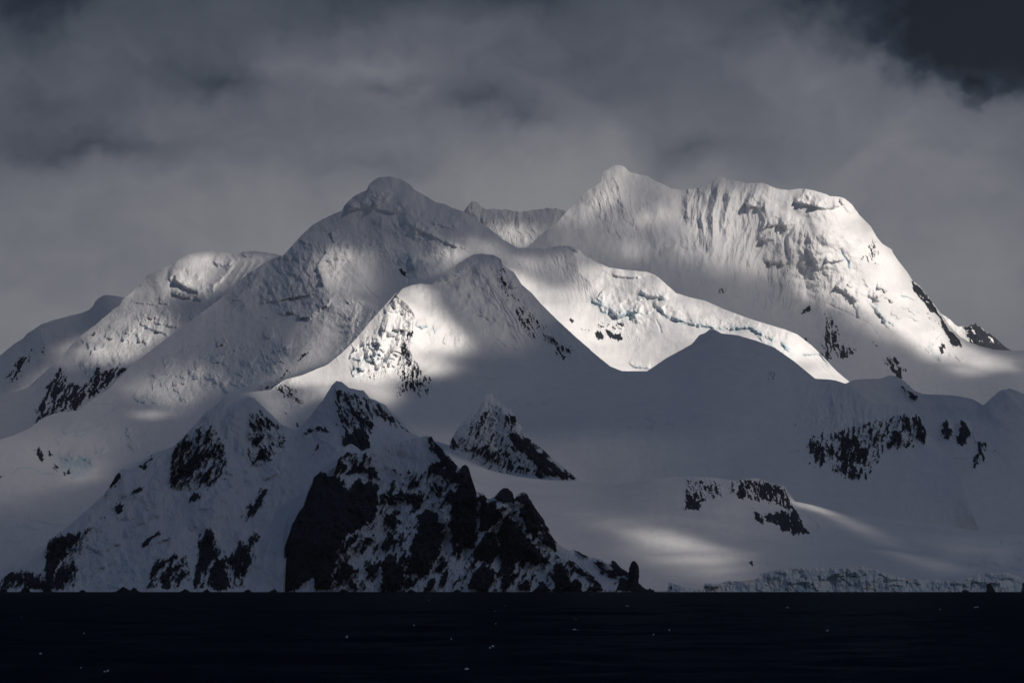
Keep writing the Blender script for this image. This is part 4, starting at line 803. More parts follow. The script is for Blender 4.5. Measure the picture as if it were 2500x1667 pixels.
crag(J_((482, 1210), (495, 1212), (490, 1220)), .9); s.crack(J_((850, 1218), (1000, 1225)), 3, 2)
# broken ice far right
s.bump(s.mask(J_((2000, 1020), (2352, 1000), (2400, 1300), (2200, 1290), (2050, 1200), (1980, 1230)), 30, 10), 16, 7, seed=95, asp=.5)
for p in ([(2060, 1200), (2150, 1205), (2200, 1230)], [(2200, 1250), (2260, 1235), (2352, 1260)], [(2180, 1060), (2260, 1080), (2352, 1060)], [(2200, 1110), (2230, 1105)], [(1960, 1215), (2060, 1225), (2110, 1240)], [(2280, 1160), (2352, 1190)]):
    s.step(J_(*p), 10, 14, 6, ice=.3, wob=4)
roots['glacier'] = tag(s.finish('glacier', MOUNT, back=.3, backlen=200), 'wide smooth glacier slope running down to the sea at the right with a black rock band in it', kind='structure')
def f(s):
    m = .035 + .06 * (1 - sstep(1750, 2150, s.X))
    n = fbm(s.X / 70, s.Y / 9 - s.X / 40, 3, 75)
    m = np.maximum(m, .9 * s.mask(I_((700, 1025), (900, 1065), (1150, 1110), (1330, 1190), (1500, 1235), (1680, 1275), (1500, 1240), (1250, 1230), (1120, 1190), (950, 1110)), 9, 6, 12))
    m = np.maximum(m, .55 * s.mask(I_((1120, 1260), (1300, 1255), (1560, 1280), (1620, 1320), (1450, 1340), (1250, 1320)), 10, 6, 14))
    m = np.maximum(m, .5 * s.mask(I_((1380, 1340), (1620, 1345), (1640, 1380), (1560, 1400)), 9, 5, 12))
    m = np.maximum(m, .42 * s.mask(I_((1450, 1390), (1600, 1410), (1680, 1460), (1620, 1455)), 8, 5, 12))
    m = np.maximum(m, .24 * s.mask(I_((850, 1100), (1500, 1200), (1700, 1290), (1600, 1480), (1200, 1400), (900, 1280)), 30, 16))
    m = np.maximum(m, .5 * s.mask(I_((520, 968), (700, 985), (1100, 1010), (1480, 1060), (1100, 1020), (700, 995)), 5, 2))
    m = np.maximum(m, .6 * s.mask(J_((770, 803), (900, 822), (1000, 850), (1100, 890), (1000, 872), (860, 835)), 6, 3)); m = np.maximum(m, .25 * s.mask(J_((1000, 850), (1300, 960), (1520, 1110), (1350, 1030), (1050, 900)), 14, 6))
    m = np.maximum(m, .22 * s.mask(J_((1400, 1125), (1700, 1180), (1900, 1230), (2030, 1290), (1900, 1270), (1650, 1190)), 8, 4))
    m = np.maximum(m, .07 * s.mask(J_((1500, 1000), (2352, 1040), (2352, 1250), (1900, 1200)), 40, 20))
    return m * (.9 + .5 * n)
lit(s, f)
sG = s

# -- calving front at the water
s = Sheet([withD(crf + [(2560, 1410)], [(1400, 12700), (2600, 12780)]), withD([(x, 1449) for x, y in crf] + [(2560, 1449)], [(1400, 12660), (2600, 12690)])], dx=1.5, dy=1.3, rough=2.2, rseed=35, blur=1)
s.ic[:] = np.clip(.38 + .9 * fbm(s.X / 40, s.Y / 22, 4, 96, .65) - .5 * (s.X < 1800), 0, .85) * sstep(2, 9, s.depth_below)
s.bump(1, 60, 34, seed=97, gain=.6); s.bump(1, 16, 9, seed=98, gain=.6); s.flute(np.ones_like(s.X), 60, 20, 40, 6, seed=99, gain=.6); s.flute(np.ones_like(s.X), 92, 15, 60, 4, seed=105, even=.5)
for k in range(46):
    rr = np.random.RandomState(500 + k); x = 1700 + rr.rand() * 830; s.crack([(x, 1384 + rr.rand() * 20), (x + rr.randn() * 4, 1420), (x + rr.randn() * 9, 1448)], 3 + 6 * rr.rand(), 1.6); y = 1395 + rr.rand() * 40; s.step([(x, y), (x + 14, y + rr.randn() * 5), (x + 30 + 20 * rr.rand(), y + rr.randn() * 8)], 7, 9, 4, wob=4, seed=520 + k)
s.flute(s.mask(J_((1950, 1280), (2352, 1280), (2352, 1420), (1950, 1420)), 12), 95, 6, 30, 6, seed=100)
for k in range(16):
    rr = np.random.RandomState(400 + k); x = 1640 + rr.rand() * 600; y = 1395 + rr.rand() * 35
    s.crack([(x, y), (x + 12 + rr.rand() * 14, y + rr.randn() * 8), (x + 30 + rr.rand() * 25, y + rr.randn() * 10)], 8, 2.0)
s.rock(J_((2095, 1412), (2105, 1365), (2120, 1352), (2128, 1365), (2140, 1395), (2155, 1412)), .95, 2, 2, name='rock_outcrop'); s.rock(J_((1910, 1412), (1945, 1395), (1985, 1412)), .9, 2, 2); s.rock(J_((2330, 1412), (2340, 1355), (2400, 1300), (2400, 1420)), .8, 2, 3)
s.rock(I_((1085, 1520), (1095, 1465), (1120, 1480), (1200, 1500), (1260, 1520)), .4, 3, 3)
roots['front'] = tag(s.finish('ice_cliff', MOUNT, back=.02, backlen=100), 'grey-blue crevassed ice cliff where the glacier meets the sea, lower right', 'ice cliff')
lit(s, lambda s: .05 + 0 * s.X)

# -- fore range on the left
base7 = [(-60, 1449, 12680), (690, 1449, 12660), (700, 1350, 12950), (760, 1180, 13150), (850, 1115, 13400), (1000, 1105, 13500), (1040, 1105, 13450), (1110, 1190, 13300)]
mid7 = [(-60, 1435, 12740), (0, 1430, 12760), (110, 1400, 12900), (300, 1290, 13250), (520, 1200, 13400), (690, 1230, 13300), (760, 1140, 13400), (850, 1100, 13500), (1000, 1090, 13560), (1040, 1085, 13560), (1110, 1170, 13500)]
s = Sheet([withD(cr7, d7), mid7, base7], dx=1.7, dy=1.7, rough=1.2, rseed=37)
s.bump(1, 100, 20, asp=1.5); s.bump(1, 34, 4)
# crests
s.flute(sstep(0, 30, s.depth_below), 112, 62, 190, 40, seed=130, o=5, even=.2); s.flute(sstep(0, 20, s.depth_below), 122, 24, 80, 12, seed=131, o=4)
s.rib(B_((1470, 145), (1480, 260), (1500, 380), (1560, 480), (1640, 560)), 40, 40, 60, rough=.1); s.rib(B_((1690, 75), (1740, 180), (1820, 280), (1800, 400), (1750, 540)), 34, 50, 26, rough=.3)
s.rib(B_((1350, 250), (1345, 380), (1380, 480), (1280, 690)), 20, 26, 20, rough=.4)
s.rib(E_((560, 90), (490, 200), (420, 290), (340, 400), (230, 540)), 40, 20, 110, rough=.06, taper=(.02, .3)); s.rib(E_((650, 130), (700, 260), (720, 380), (800, 520)), 34, 40, 22, rough=.4)
s.rib(E_((820, 220), (860, 300), (820, 420)), 26, 24, 16, rough=.4); s.rib(E_((400, 460), (450, 440), (540, 500), (600, 580)), 16, 26, 26)
s.step(E_((300, 470), (400, 455), (500, 500), (560, 545), (605, 575)), 10, 14, 10); s.rib(B_((830, 580), (850, 700), (860, 800)), 20, 12, 36, rough=.1)
s.rib(B_((2070, 350), (1960, 480), (1800, 640), (1500, 840), (1300, 960)), 16, 60, 50, rough=.1); s.rib(B_((1600, 620), (1480, 760), (1400, 900), (1100, 1060), (900, 1160)), 22, 50, 40, rough=.2)
s.rib(B_((620, 830), (500, 960), (330, 1060)), 20, 30, 50)
for p, A, wl, wr in (([(1600, 120), (1600, 260), (1660, 420), (1700, 560)], 24, 14, 22), ([(1180, 430), (1160, 560), (1080, 760), (1020, 860)], 26, 16, 26), ([(1550, 470), (1500, 640), (1400, 760), (1220, 900)], 30, 18, 34), ([(1940, 480), (1880, 640), (1860, 760), (1700, 960)], 30, 18, 34),
                     ([(1280, 950), (1180, 1080), (1100, 1180), (1030, 1340)], 26, 16, 24), ([(950, 600), (960, 700), (1000, 820), (960, 980)], 20, 14, 30), ([(1480, 830), (1440, 960), (1400, 1080)], 24, 14, 20), ([(1660, 960), (1640, 1060), (1620, 1300)], 28, 16, 18), ([(2000, 900), (1900, 1100), (1880, 1380)], 24, 20, 30), ([(760, 880), (700, 1000), (640, 1120)], 18, 14, 24)):
    s.rib(B_(*p), A, wl, wr, rough=.5)
for p in ([(1500, 710), (1460, 800), (1440, 850)], [(1500, 600), (1560, 580), (1680, 570), (1720, 610)], [(1560, 700), (1640, 660), (1720, 640)], [(1350, 830), (1420, 835), (1480, 830)], [(1740, 540), (1820, 520), (1870, 515)], [(1300, 990), (1350, 930)], [(1540, 600), (1640, 590), (1700, 540)]):
    s.step(B_(*p), 10, 16, 9, ice=.25)
rr = np.random.RandomState(81)
for k in range(30):
    x = 500 + 1500 * rr.rand(); y = 1250 - (x - 500) * .42 + rr.randn() * 130; L_ = 50 + 110 * rr.rand()
    s.step(B_((x, y), (x + L_ * .5, y - L_ * .28), (x + L_, y - L_ * .4 + rr.randn() * 10)), 7 + 7 * rr.rand(), 16, 6 + 5 * rr.rand(), wob=4, seed=350 + k, ice=.2 * (k % 2))
s.flute(s.mask(E_((600, 90), (800, 200), (1000, 330), (1060, 430), (860, 330), (760, 520), (560, 400), (540, 200)), 12), 70, 7, 30, 8, seed=101); s.flute(s.mask(B_((1180, 420), (1340, 260), (1480, 260), (1550, 460), (1400, 700), (1180, 640)), 18), 105, 9, 40, 8, seed=102)
Mi = s.mask(B_((430, 1100), (680, 1050), (900, 1080), (1220, 1100), (1020, 1380), (600, 1395), (430, 1380)), 25, 14); s.bump(Mi, 26, 22, seed=103, gain=.62); s.ic = np.maximum(s.ic, .35 * Mi * sstep(-.1, .4, fbm(s.X / 22, s.Y / 18, 3, 104)))
for p in ([(440, 1180), (480, 1120), (600, 1090), (690, 1130), (680, 1180)], [(600, 1230), (640, 1245), (740, 1230)], [(660, 1060), (740, 1050), (820, 1080)], [(730, 1280), (820, 1260), (900, 1250), (960, 1310)], [(620, 1370), (730, 1360), (860, 1390)], [(800, 1230), (880, 1195)], [(1020, 1300), (960, 1290), (900, 1320)], [(1340, 1280), (1400, 1250), (1440, 1240)]):
    s.step(B_(*p), 12, 18, 10, ice=.45, wob=5)
for p in ([(1040, 720), (1110, 722)], [(640, 1010), (720, 1000)], [(1840, 765), (1960, 745)], [(750, 860), (780, 850)], [(2070, 580), (2130, 580)]): s.crack(B_(*p), 5, 2)
def crag(px, dens, ang=115, w=6, l=22, rel=13, soft=5, warp=9, **k): s.rock(px, dens, soft, warp, ang, w, l, rel, **k)
crag(B_((1150, 700), (1160, 420), (1300, 300), (1440, 250), (1560, 420), (1560, 560), (1440, 720), (1280, 740)), .40)
crag(B_((1680, 460), (1690, 200), (1780, 160), (1960, 300), (1950, 440), (1820, 560), (1720, 560)), .36, 60)
crag(B_((300, 1400), (310, 1080), (560, 980), (660, 940), (560, 1120), (520, 1390)), .42, 110)
crag(B_((980, 1400), (1060, 1170), (1280, 1150), (1320, 1330), (1200, 1400)), .40, 120)
crag(B_((1320, 1400), (1350, 1000), (1450, 980), (1560, 1180), (1740, 1010), (1760, 1200), (1660, 1400)), .34, 105)
crag(B_((0, 1400), (30, 1270), (200, 1260), (330, 1300), (330, 1400)), .46, 115)
crag(B_((1165, 640), (1180, 560), (1180, 430), (1250, 370), (1290, 380), (1270, 500), (1330, 420), (1350, 400), (1380, 440), (1390, 520), (1370, 580), (1290, 660), (1260, 715), (1190, 690)), .62, label='large snow-streaked crag below the left peak of the fore range')
crag(B_((1390, 290), (1440, 300), (1470, 380), (1540, 420), (1550, 470), (1510, 530), (1460, 540), (1430, 480), (1410, 400)), .56); crag(B_((1370, 680), (1360, 640), (1410, 560), (1440, 560), (1460, 600), (1420, 660)), .7); crag(B_((1180, 420), (1230, 420), (1220, 450), (1180, 450)), .5)
crag(B_((1700, 400), (1720, 200), (1770, 240), (1830, 300), (1920, 320), (1940, 400), (1880, 430), (1790, 400)), .38, 60); crag(B_((1740, 360), (1790, 330), (1830, 360), (1780, 410), (1720, 410)), .7); crag(B_((1735, 535), (1740, 500), (1790, 410), (1820, 440), (1790, 500)), .82)
crag(B_((715, 745), (730, 700), (760, 640), (820, 590), (830, 640), (790, 680), (750, 710)), .8, 125); crag(B_((780, 830), (830, 795), (835, 860), (800, 878)), .8); crag(B_((830, 770), (850, 745), (845, 775)), .8)
crag(B_((895, 740), (930, 700), (985, 675), (940, 740)), .72, 140); crag(B_((675, 910), (700, 890), (720, 905), (700, 915)), .7); crag(B_((940, 550), (1050, 480), (1040, 510), (990, 560)), .6, 140)
crag(B_((1300, 795), (1330, 730), (1365, 740), (1370, 770), (1330, 800)), .85); crag(B_((1365, 740), (1395, 720), (1390, 760), (1370, 770)), .4); crag(B_((1230, 850), (1270, 800), (1260, 830)), .6); 
crag(B_((1645, 935), (1650, 900), (1690, 850), (1740, 760), (1800, 700), (1840, 710), (1820, 780), (1760, 860), (1700, 920)), .66, 122, label='slanting crag on the snow slope left of the great black buttress'); crag(B_((2115, 490), (2140, 450), (2170, 370), (2200, 400), (2150, 480)), .5, 115)
crag(E_((540, 130), (640, 150), (760, 180), (900, 270), (1060, 420), (940, 400), (830, 330), (820, 440), (780, 540), (640, 520), (600, 400), (560, 300)), .42, 65)
crag(E_((340, 450), (360, 420), (440, 380), (500, 380), (520, 430), (420, 440)), .52, 30); crag(E_((600, 530), (620, 450), (660, 430), (720, 400), (740, 450), (780, 500), (800, 540), (740, 560), (640, 520)), .8, 70, label='dark crag below the sharp peak, above the headland')
crag(E_((640, 280), (690, 260), (760, 330), (820, 380), (815, 420), (740, 370), (680, 340)), .55, 60); crag(E_((840, 310), (900, 310), (960, 360), (1060, 420), (1050, 440), (930, 370)), .55, 35); crag(E_((550, 370), (580, 370), (575, 400)), .6)
crag(B_((985, 1090), (1000, 1050), (1080, 1010), (1060, 1040), (1010, 1090)), .85, 140); crag(B_((1705, 1090), (1705, 1050), (1740, 1015), (1780, 1030), (1760, 1070)), .85)
crag(B_((1330, 1360), (1350, 1240), (1360, 1180), (1370, 1080), (1385, 1030), (1405, 998), (1440, 998), (1450, 1050), (1475, 1160), (1440, 1200), (1400, 1250), (1370, 1310)), .95, 95, label='tall black pointed rock rib at the shore'); crag(B_((1450, 1380), (1445, 1230), (1480, 1165), (1530, 1230), (1565, 1310), (1560, 1390), (1500, 1400)), .9, 70, label='black rock fin beside the tall pointed rib')
crag(B_((1560, 1210), (1590, 1150), (1640, 1048), (1660, 1080), (1690, 1130), (1725, 1170), (1700, 1240), (1640, 1320), (1600, 1310), (1595, 1230)), .84, 100, label='oval black crag between the fins and the great buttress')
crag(B_((1010, 1380), (1030, 1290), (1060, 1200), (1160, 1175), (1220, 1170), (1100, 1250), (1050, 1300), (1030, 1370)), .8, 120); crag(B_((1095, 1345), (1110, 1290), (1160, 1240), (1230, 1230), (1180, 1300), (1120, 1360)), .9, 125); crag(B_((1195, 1370), (1230, 1290), (1250, 1250), (1275, 1300), (1230, 1350)), .85, 115); 
crag(B_((310, 1400), (325, 1200), (325, 1080), (400, 1030), (540, 1010), (550, 1040), (440, 1130), (420, 1200), (370, 1260), (360, 1390)), .86, 105, label='dark blocky cliff at the left end of the fore range'); crag(B_((380, 1390), (380, 1290), (440, 1250), (510, 1240), (500, 1280), (440, 1340), (430, 1390)), .9); crag(B_((560, 1020), (635, 960), (620, 985)), .5)
crag(B_((10, 1390), (30, 1310), (80, 1270), (110, 1300), (60, 1370)), .85, 120); crag(B_((105, 1370), (130, 1300), (170, 1290), (160, 1340), (120, 1375)), .85); crag(B_((170, 1395), (180, 1320), (240, 1310), (310, 1340), (310, 1400)), .8)
roots['fore'] = tag(s.finish('fore_range', MOUNT), 'lower snowy range in front at the left with two sharp peaks and scattered black crags', kind='structure')
lit(s, lambda s: .018 + 0 * s.X)

# -- black headland
s = Sheet([withD(crb, db), [(680, 1450, 12640), (1600, 1450, 12640)]], dx=1.5, dy=1.6, rough=3.0, rseed=39)
s.bump(1, 60, 26, asp=1.8); s.bump(1, 16, 7, seed=110)
for p, A, wl, wr in (([(1440, 660), (1430, 800), (1400, 960), (1420, 1150)], 60, 28, 26), ([(1720, 815), (1640, 930), (1580, 1100), (1540, 1300)], 46, 30, 24), ([(1850, 845), (1900, 980), (1980, 1120), (2060, 1230)], 40, 24, 24), ([(1640, 890), (1720, 1050), (1850, 1180), (2000, 1310)], 44, 26, 30),
                     ([(1180, 960), (1150, 1080), (1120, 1250), (1160, 1400)], 50, 30, 34), ([(940, 1290), (930, 1400), (940, 1510)], 44, 20, 26), ([(640, 520), (600, 640), (640, 800), (560, 1000), (480, 1200), (420, 1400)], 60, 50, 34),
                     ([(800, 790), (840, 880), (780, 1040), (640, 1200), (560, 1340)], 44, 30, 26), ([(1230, 500), (1350, 650), (1420, 760)], 30, 20, 16), ([(2090, 1320), (2150, 1440), (2160, 1520)], 36, 22, 18), ([(1560, 1330), (1540, 1440), (1500, 1520)], 36, 22, 22), ([(1340, 830), (1300, 1000), (1340, 1180)], 30, 18, 18), ([(760, 560), (820, 680), (850, 740)], 30, 20, 16)):
    s.rib(E_(*p), A, wl, wr, rough=.5)
for p, A, w in (([(840, 540), (870, 760), (900, 1000), (860, 1240), (840, 1400)], 40, 40), ([(1050, 560), (1000, 760), (1020, 880)], 20, 60), ([(1780, 1020), (1680, 1200), (1670, 1420)], 24, 14), ([(1330, 1060), (1300, 1250), (1200, 1400)], 26, 14), ([(1530, 900), (1540, 1050), (1480, 1200), (1380, 1380)], 26, 14), ([(1800, 1330), (1950, 1400), (2000, 1480)], 20, 30)):
    s.crack(E_(*p), A, w)
s.flute(np.ones_like(s.X), 112, 12, 44, 12, seed=111)
BK = dict(soft=4, warp=9)
def crag(px, dens, ang=115, w=7, l=26, rel=14, soft=4, warp=10, **k): s.rock(px, dens, soft, warp, ang, w, l, rel, **k)
crag(E_((480, 1525), (560, 1300), (760, 1000), (800, 820), (880, 760), (1100, 700), (1200, 640), (1400, 800), (1560, 880), (1900, 1000), (2060, 1250), (2352, 1420), (2352, 1530)), .29, w=8, l=26, label='snow slope between the crags, peppered with small dark rocks')
crag(E_((190, 1530), (195, 1240), (240, 1120), (290, 1000), (345, 920), (360, 840), (400, 780), (400, 730), (450, 690), (500, 720), (550, 730), (600, 760), (640, 830), (720, 760), (760, 800), (760, 870), (700, 1010), (740, 980), (730, 1090), (640, 1130), (560, 1240), (550, 1330), (520, 1420), (410, 1500), (420, 1380), (290, 1500)), 1.05, label='great black rock buttress with a sheer left wall rising from the sea')
crag(E_((540, 740), (560, 650), (590, 590), (610, 650), (680, 660), (640, 720), (700, 720), (760, 700), (800, 760), (850, 760), (840, 700), (800, 680), (740, 660), (690, 640), (600, 700)), .78); crag(E_((600, 640), (620, 560), (680, 560), (780, 560), (830, 650), (850, 740), (760, 700)), .42)
crag(E_((720, 780), (800, 770), (860, 800), (840, 900), (845, 960), (800, 1040), (750, 1060), (740, 960)), .9); crag(E_((850, 850), (910, 860), (900, 920), (860, 930)), .75)
crag(E_((400, 1510), (430, 1400), (500, 1370), (560, 1440), (520, 1500)), .85); crag(E_((540, 1400), (640, 1310), (700, 1380), (650, 1440), (560, 1450), (510, 1500)), .85); crag(E_((560, 1290), (620, 1180), (700, 1110), (720, 1140), (640, 1240), (590, 1300)), .75)
crag(E_((880, 1520), (875, 1330), (920, 1270), (960, 1290), (1010, 1380), (1015, 1520)), 1.0, label='black vertical rib in the middle of the headland foot'); crag(E_((770, 1430), (790, 1350), (850, 1320), (880, 1290), (870, 1370), (800, 1420)), .8)
crag(E_((1050, 1400), (1070, 1230), (1120, 1100), (1125, 1010), (1180, 960), (1240, 1000), (1290, 1080), (1290, 1160), (1260, 1280), (1160, 1410)), .98, label='long slanting black slab in the middle of the headland')
crag(E_((900, 860), (960, 850), (1060, 850), (1120, 850), (1190, 900), (1130, 960), (1080, 930), (1040, 900), (980, 930), (920, 930)), .72, 40); crag(E_((905, 1010), (950, 990), (1010, 1050), (980, 1080), (930, 1100), (960, 1160), (1000, 1180), (900, 1260), (870, 1240)), .68)
crag(E_((740, 1160), (820, 1130), (830, 1190), (780, 1210)), .6, 20); crag(E_((1000, 1200), (1050, 1150), (1040, 1330), (990, 1290)), .6); crag(E_((1340, 1120), (1350, 960), (1390, 800), (1420, 690), (1440, 655), (1470, 680), (1500, 780), (1525, 880), (1520, 1080), (1500, 1160), (1440, 1140), (1380, 1110)), 1.0, label='tallest black tower on the headland crest')
crag(E_((1190, 470), (1220, 460), (1290, 550), (1390, 660), (1420, 770), (1350, 780), (1280, 740), (1200, 700), (1210, 640), (1280, 620), (1200, 560)), .72, 60); crag(E_((1180, 760), (1300, 800), (1340, 820), (1290, 890), (1230, 870)), .52, 60); crag(E_((1290, 900), (1340, 820), (1390, 860), (1370, 920)), .85)
crag(E_((1090, 770), (1130, 760), (1130, 810), (1100, 810)), .7); crag(E_((900, 660), (960, 680), (1020, 700), (1110, 650), (1120, 720), (1000, 740)), .25); crag(E_((1340, 1260), (1360, 1120), (1430, 1100), (1510, 1180), (1500, 1230), (1420, 1230), (1370, 1280)), .85)
crag(E_((1540, 1120), (1540, 1000), (1580, 920), (1640, 900), (1700, 990), (1660, 1050), (1600, 1090)), .92); crag(E_((1490, 1340), (1510, 1220), (1580, 1130), (1670, 1110), (1660, 1250), (1620, 1330), (1550, 1310)), .92)
crag(E_((1690, 1400), (1690, 1100), (1730, 1000), (1790, 1060), (1860, 1150), (1950, 1250), (2020, 1320), (1920, 1330), (1790, 1290), (1770, 1390), (1700, 1460)), .98, label='broad black slab at the right of the headland')
crag(E_((1640, 880), (1700, 812), (1735, 812), (1780, 890), (1780, 920), (1700, 900)), .85); crag(E_((1790, 880), (1830, 843), (1870, 850), (1930, 960), (2010, 1080), (2070, 1190), (2060, 1240), (1980, 1200), (1960, 1120), (1880, 1120), (1800, 1000), (1830, 930)), .78, 70, label='jagged black crest at the right shoulder of the headland'); crag(E_((1560, 860), (1600, 880), (1560, 930), (1540, 900)), .85)
crag(E_((1470, 1500), (1490, 1420), (1570, 1320), (1640, 1370), (1640, 1450), (1600, 1510), (1520, 1520)), .92); crag(E_((1690, 1500), (1720, 1430), (1770, 1390), (1810, 1400), (1780, 1460), (1720, 1510)), .9)
crag(E_((2020, 1430), (2050, 1350), (2100, 1315), (2150, 1400), (2170, 1460), (2130, 1490), (2060, 1480)), .92); crag(E_((1920, 1520), (1950, 1460), (2000, 1480), (2030, 1500), (2100, 1500), (2190, 1440), (2240, 1440), (2245, 1525)), .85)
crag(E_((1020, 1500), (1040, 1420), (1110, 1410), (1120, 1460), (1060, 1500)), .8); crag(E_((1160, 1520), (1200, 1450), (1250, 1420), (1230, 1480), (1180, 1520)), .8); crag(E_((1210, 1390), (1260, 1340), (1340, 1300), (1330, 1350), (1250, 1400)), .7, 160); crag(E_((1265, 1480), (1290, 1390), (1330, 1380), (1320, 1440)), .8); crag(E_((1800, 1520), (1820, 1460), (1880, 1440), (1890, 1510)), .8)
crag(I_((380, 1300), (450, 1320), (560, 1400), (640, 1470), (640, 1500), (540, 1440), (420, 1350)), .66, 35); crag(I_((450, 1235), (520, 1265), (550, 1290), (500, 1275)), .8, 30); crag(I_((580, 1310), (640, 1310), (740, 1380), (760, 1450), (640, 1400)), .62, 40)
crag(I_((700, 1340), (715, 1300), (760, 1350), (830, 1390), (820, 1420), (740, 1390)), .9, 40, label='low black ridge beside the sea stack'); crag(I_((740, 1500), (760, 1430), (820, 1440), (880, 1490), (990, 1525), (780, 1525)), .85); crag(I_((520, 1520), (560, 1480), (740, 1510), (740, 1525)), .5)
roots['headland'] = tag(s.finish('headland', MOUNT, back=1.1), 'steep black rock headland streaked with snow at the water in the centre foreground', kind='structure')
lit(s, lambda s: .012 + 0 * s.X)

# -- sea stack: a leaning pillar of rock
def sea_stack():
    prof = [(1530, -95, 150), (1512, -88, 100), (1495, -76, 62), (1478, -56, 42), (1462, -40, 36), (1446, -33, 34), (1430, -35, 36), (1412, -26, 33), (1396, -30, 36), (1378, -20, 33), (1362, -24, 35), (1348, -15, 30), (1336, -16, 24), (1325, -7, 14), (1314, -2, 3)]   # height in view, left and right reach
    n = 40; rings = []
    cx = 857
    for (py, l, r) in prof:
        t = np.arange(n) / n * 2 * np.pi
        px = 1240 + (cx + np.where(np.cos(t) < 0, -l * np.cos(t), r * np.cos(t)) * np.where(np.cos(t) < 0, 1, 1)) / 2.8
        px = 1240 + (cx + np.where(np.cos(t) < 0, l * -np.cos(t), r * np.cos(t)) * 1.0) / 2.8
        wob = 1 + .30 * fbm(np.cos(t) * 2.2 + py / 17, np.sin(t) * 2.2 + py / 23, 3, 9)
        px = 1240 + cx / 2.8 + (px - 1240 - cx / 2.8) * wob
        D = 12720 + np.sin(t) * 26 * (1 + (py - 1314) / 210)
        rings.append(sight(px, np.full(n, 900 + py / 2.8), D))
    V = np.array(rings).reshape(-1, 3); V[:n, 2] = -6
    m = len(prof); i = np.arange(m * n).reshape(m, n)
    Fq = np.stack([i[:-1], i[1:], np.roll(i[1:], -1, 1), np.roll(i[:-1], -1, 1)], -1).reshape(-1, 4)
    # subdivide by simple midpoint roughness
    o = mkmesh('sea_stack', V, Fq[:, ::-1], {'rock': np.ones(len(V)), 'ice': np.zeros(len(V))}, MOUNT)
    md = o.modifiers.new('facets', 'SUBSURF'); md.levels = md.render_levels = 2; md.subdivision_type = 'CATMULL_CLARK'
    tx = bpy.data.textures.new('stack_relief', 'VORONOI'); tx.noise_scale = 14
    dm = o.modifiers.new('relief', 'DISPLACE'); dm.texture = tx; dm.strength = 7; dm.texture_coords = 'GLOBAL'
    return o
tag(sea_stack(), 'leaning black rock pillar standing at the tip of the headland', 'sea stack')

# -- rocks standing in the surf along the foot of the cliffs
def shore_rocks():
    r = np.random.RandomState(5)
    spots = [(8, 20, 'at the far left edge of the shore'), (64, 26, 'second from the left edge, below the rock-flecked snow bank'), (118, 22, 'below the dark blocky cliff'), (205, 16, 'under the blue broken ice right of the blocky cliff'),
             (302, 34, 'below the slanting crags, largest of the left shore'), (330, 22, 'just right of the largest left shore rock'), (452, 24, 'between the slanting crags and the tall pointed rib'), (505, 18, 'at the foot of the tall pointed rib'),
             (604, 20, 'below the oval black crag'), (668, 20, 'beside the sheer left wall of the great buttress'), (842, 22, 'in front of the snow gully of the headland'), (1005, 20, 'right of the vertical rib in the headland foot'),
             (1116, 22, 'below the long slanting slab'), (1310, 22, 'below the broad slab at the right of the headland'), (1590, 20, 'right of the sea stack')]
    for k, (px, w, where) in enumerate(spots):
        hw = w * 1.07 * .5; n = 16; rows = 7; V = []
        D = 12610 + r.rand() * 20; cx = (px - SW / 2) / F * D; hh = hw * (.35 + .45 * r.rand())
        lean = r.randn() * .3
        for j in range(rows):
            f = j / (rows - 1); rad = hw * (1 - f ** 1.6) ** .6
            for i in range(n):
                t = 2 * math.pi * i / n
                q_ = 1 + .55 * float(perlin(np.array([math.cos(t) * 1.6 + k * 3.1]), np.array([math.sin(t) * 1.6 + f * 2.5]), 4)[0])
                V.append((cx + rad * q_ * math.cos(t) + lean * hh * f + hw * .10 * r.randn() * (j > 0), D + .7 * rad * q_ * math.sin(t), -3 + (hh + 3) * f * (1 + .22 * r.randn() * (j > 0))))
        i = np.arange(rows * n).reshape(rows, n)
        Fq = np.stack([i[:-1], np.roll(i[:-1], -1, 1), np.roll(i[1:], -1, 1), i[1:]], -1).reshape(-1, 4)
        V = np.array(V); o = mkmesh('shore_rock', V, Fq, {'rock': np.ones(len(V)), 'ice': np.zeros(len(V))}, MOUNT)
        tag(o, 'black surf rock ' + where, 'rock', 'black rocks along the foot of the cliffs')
shore_rocks()

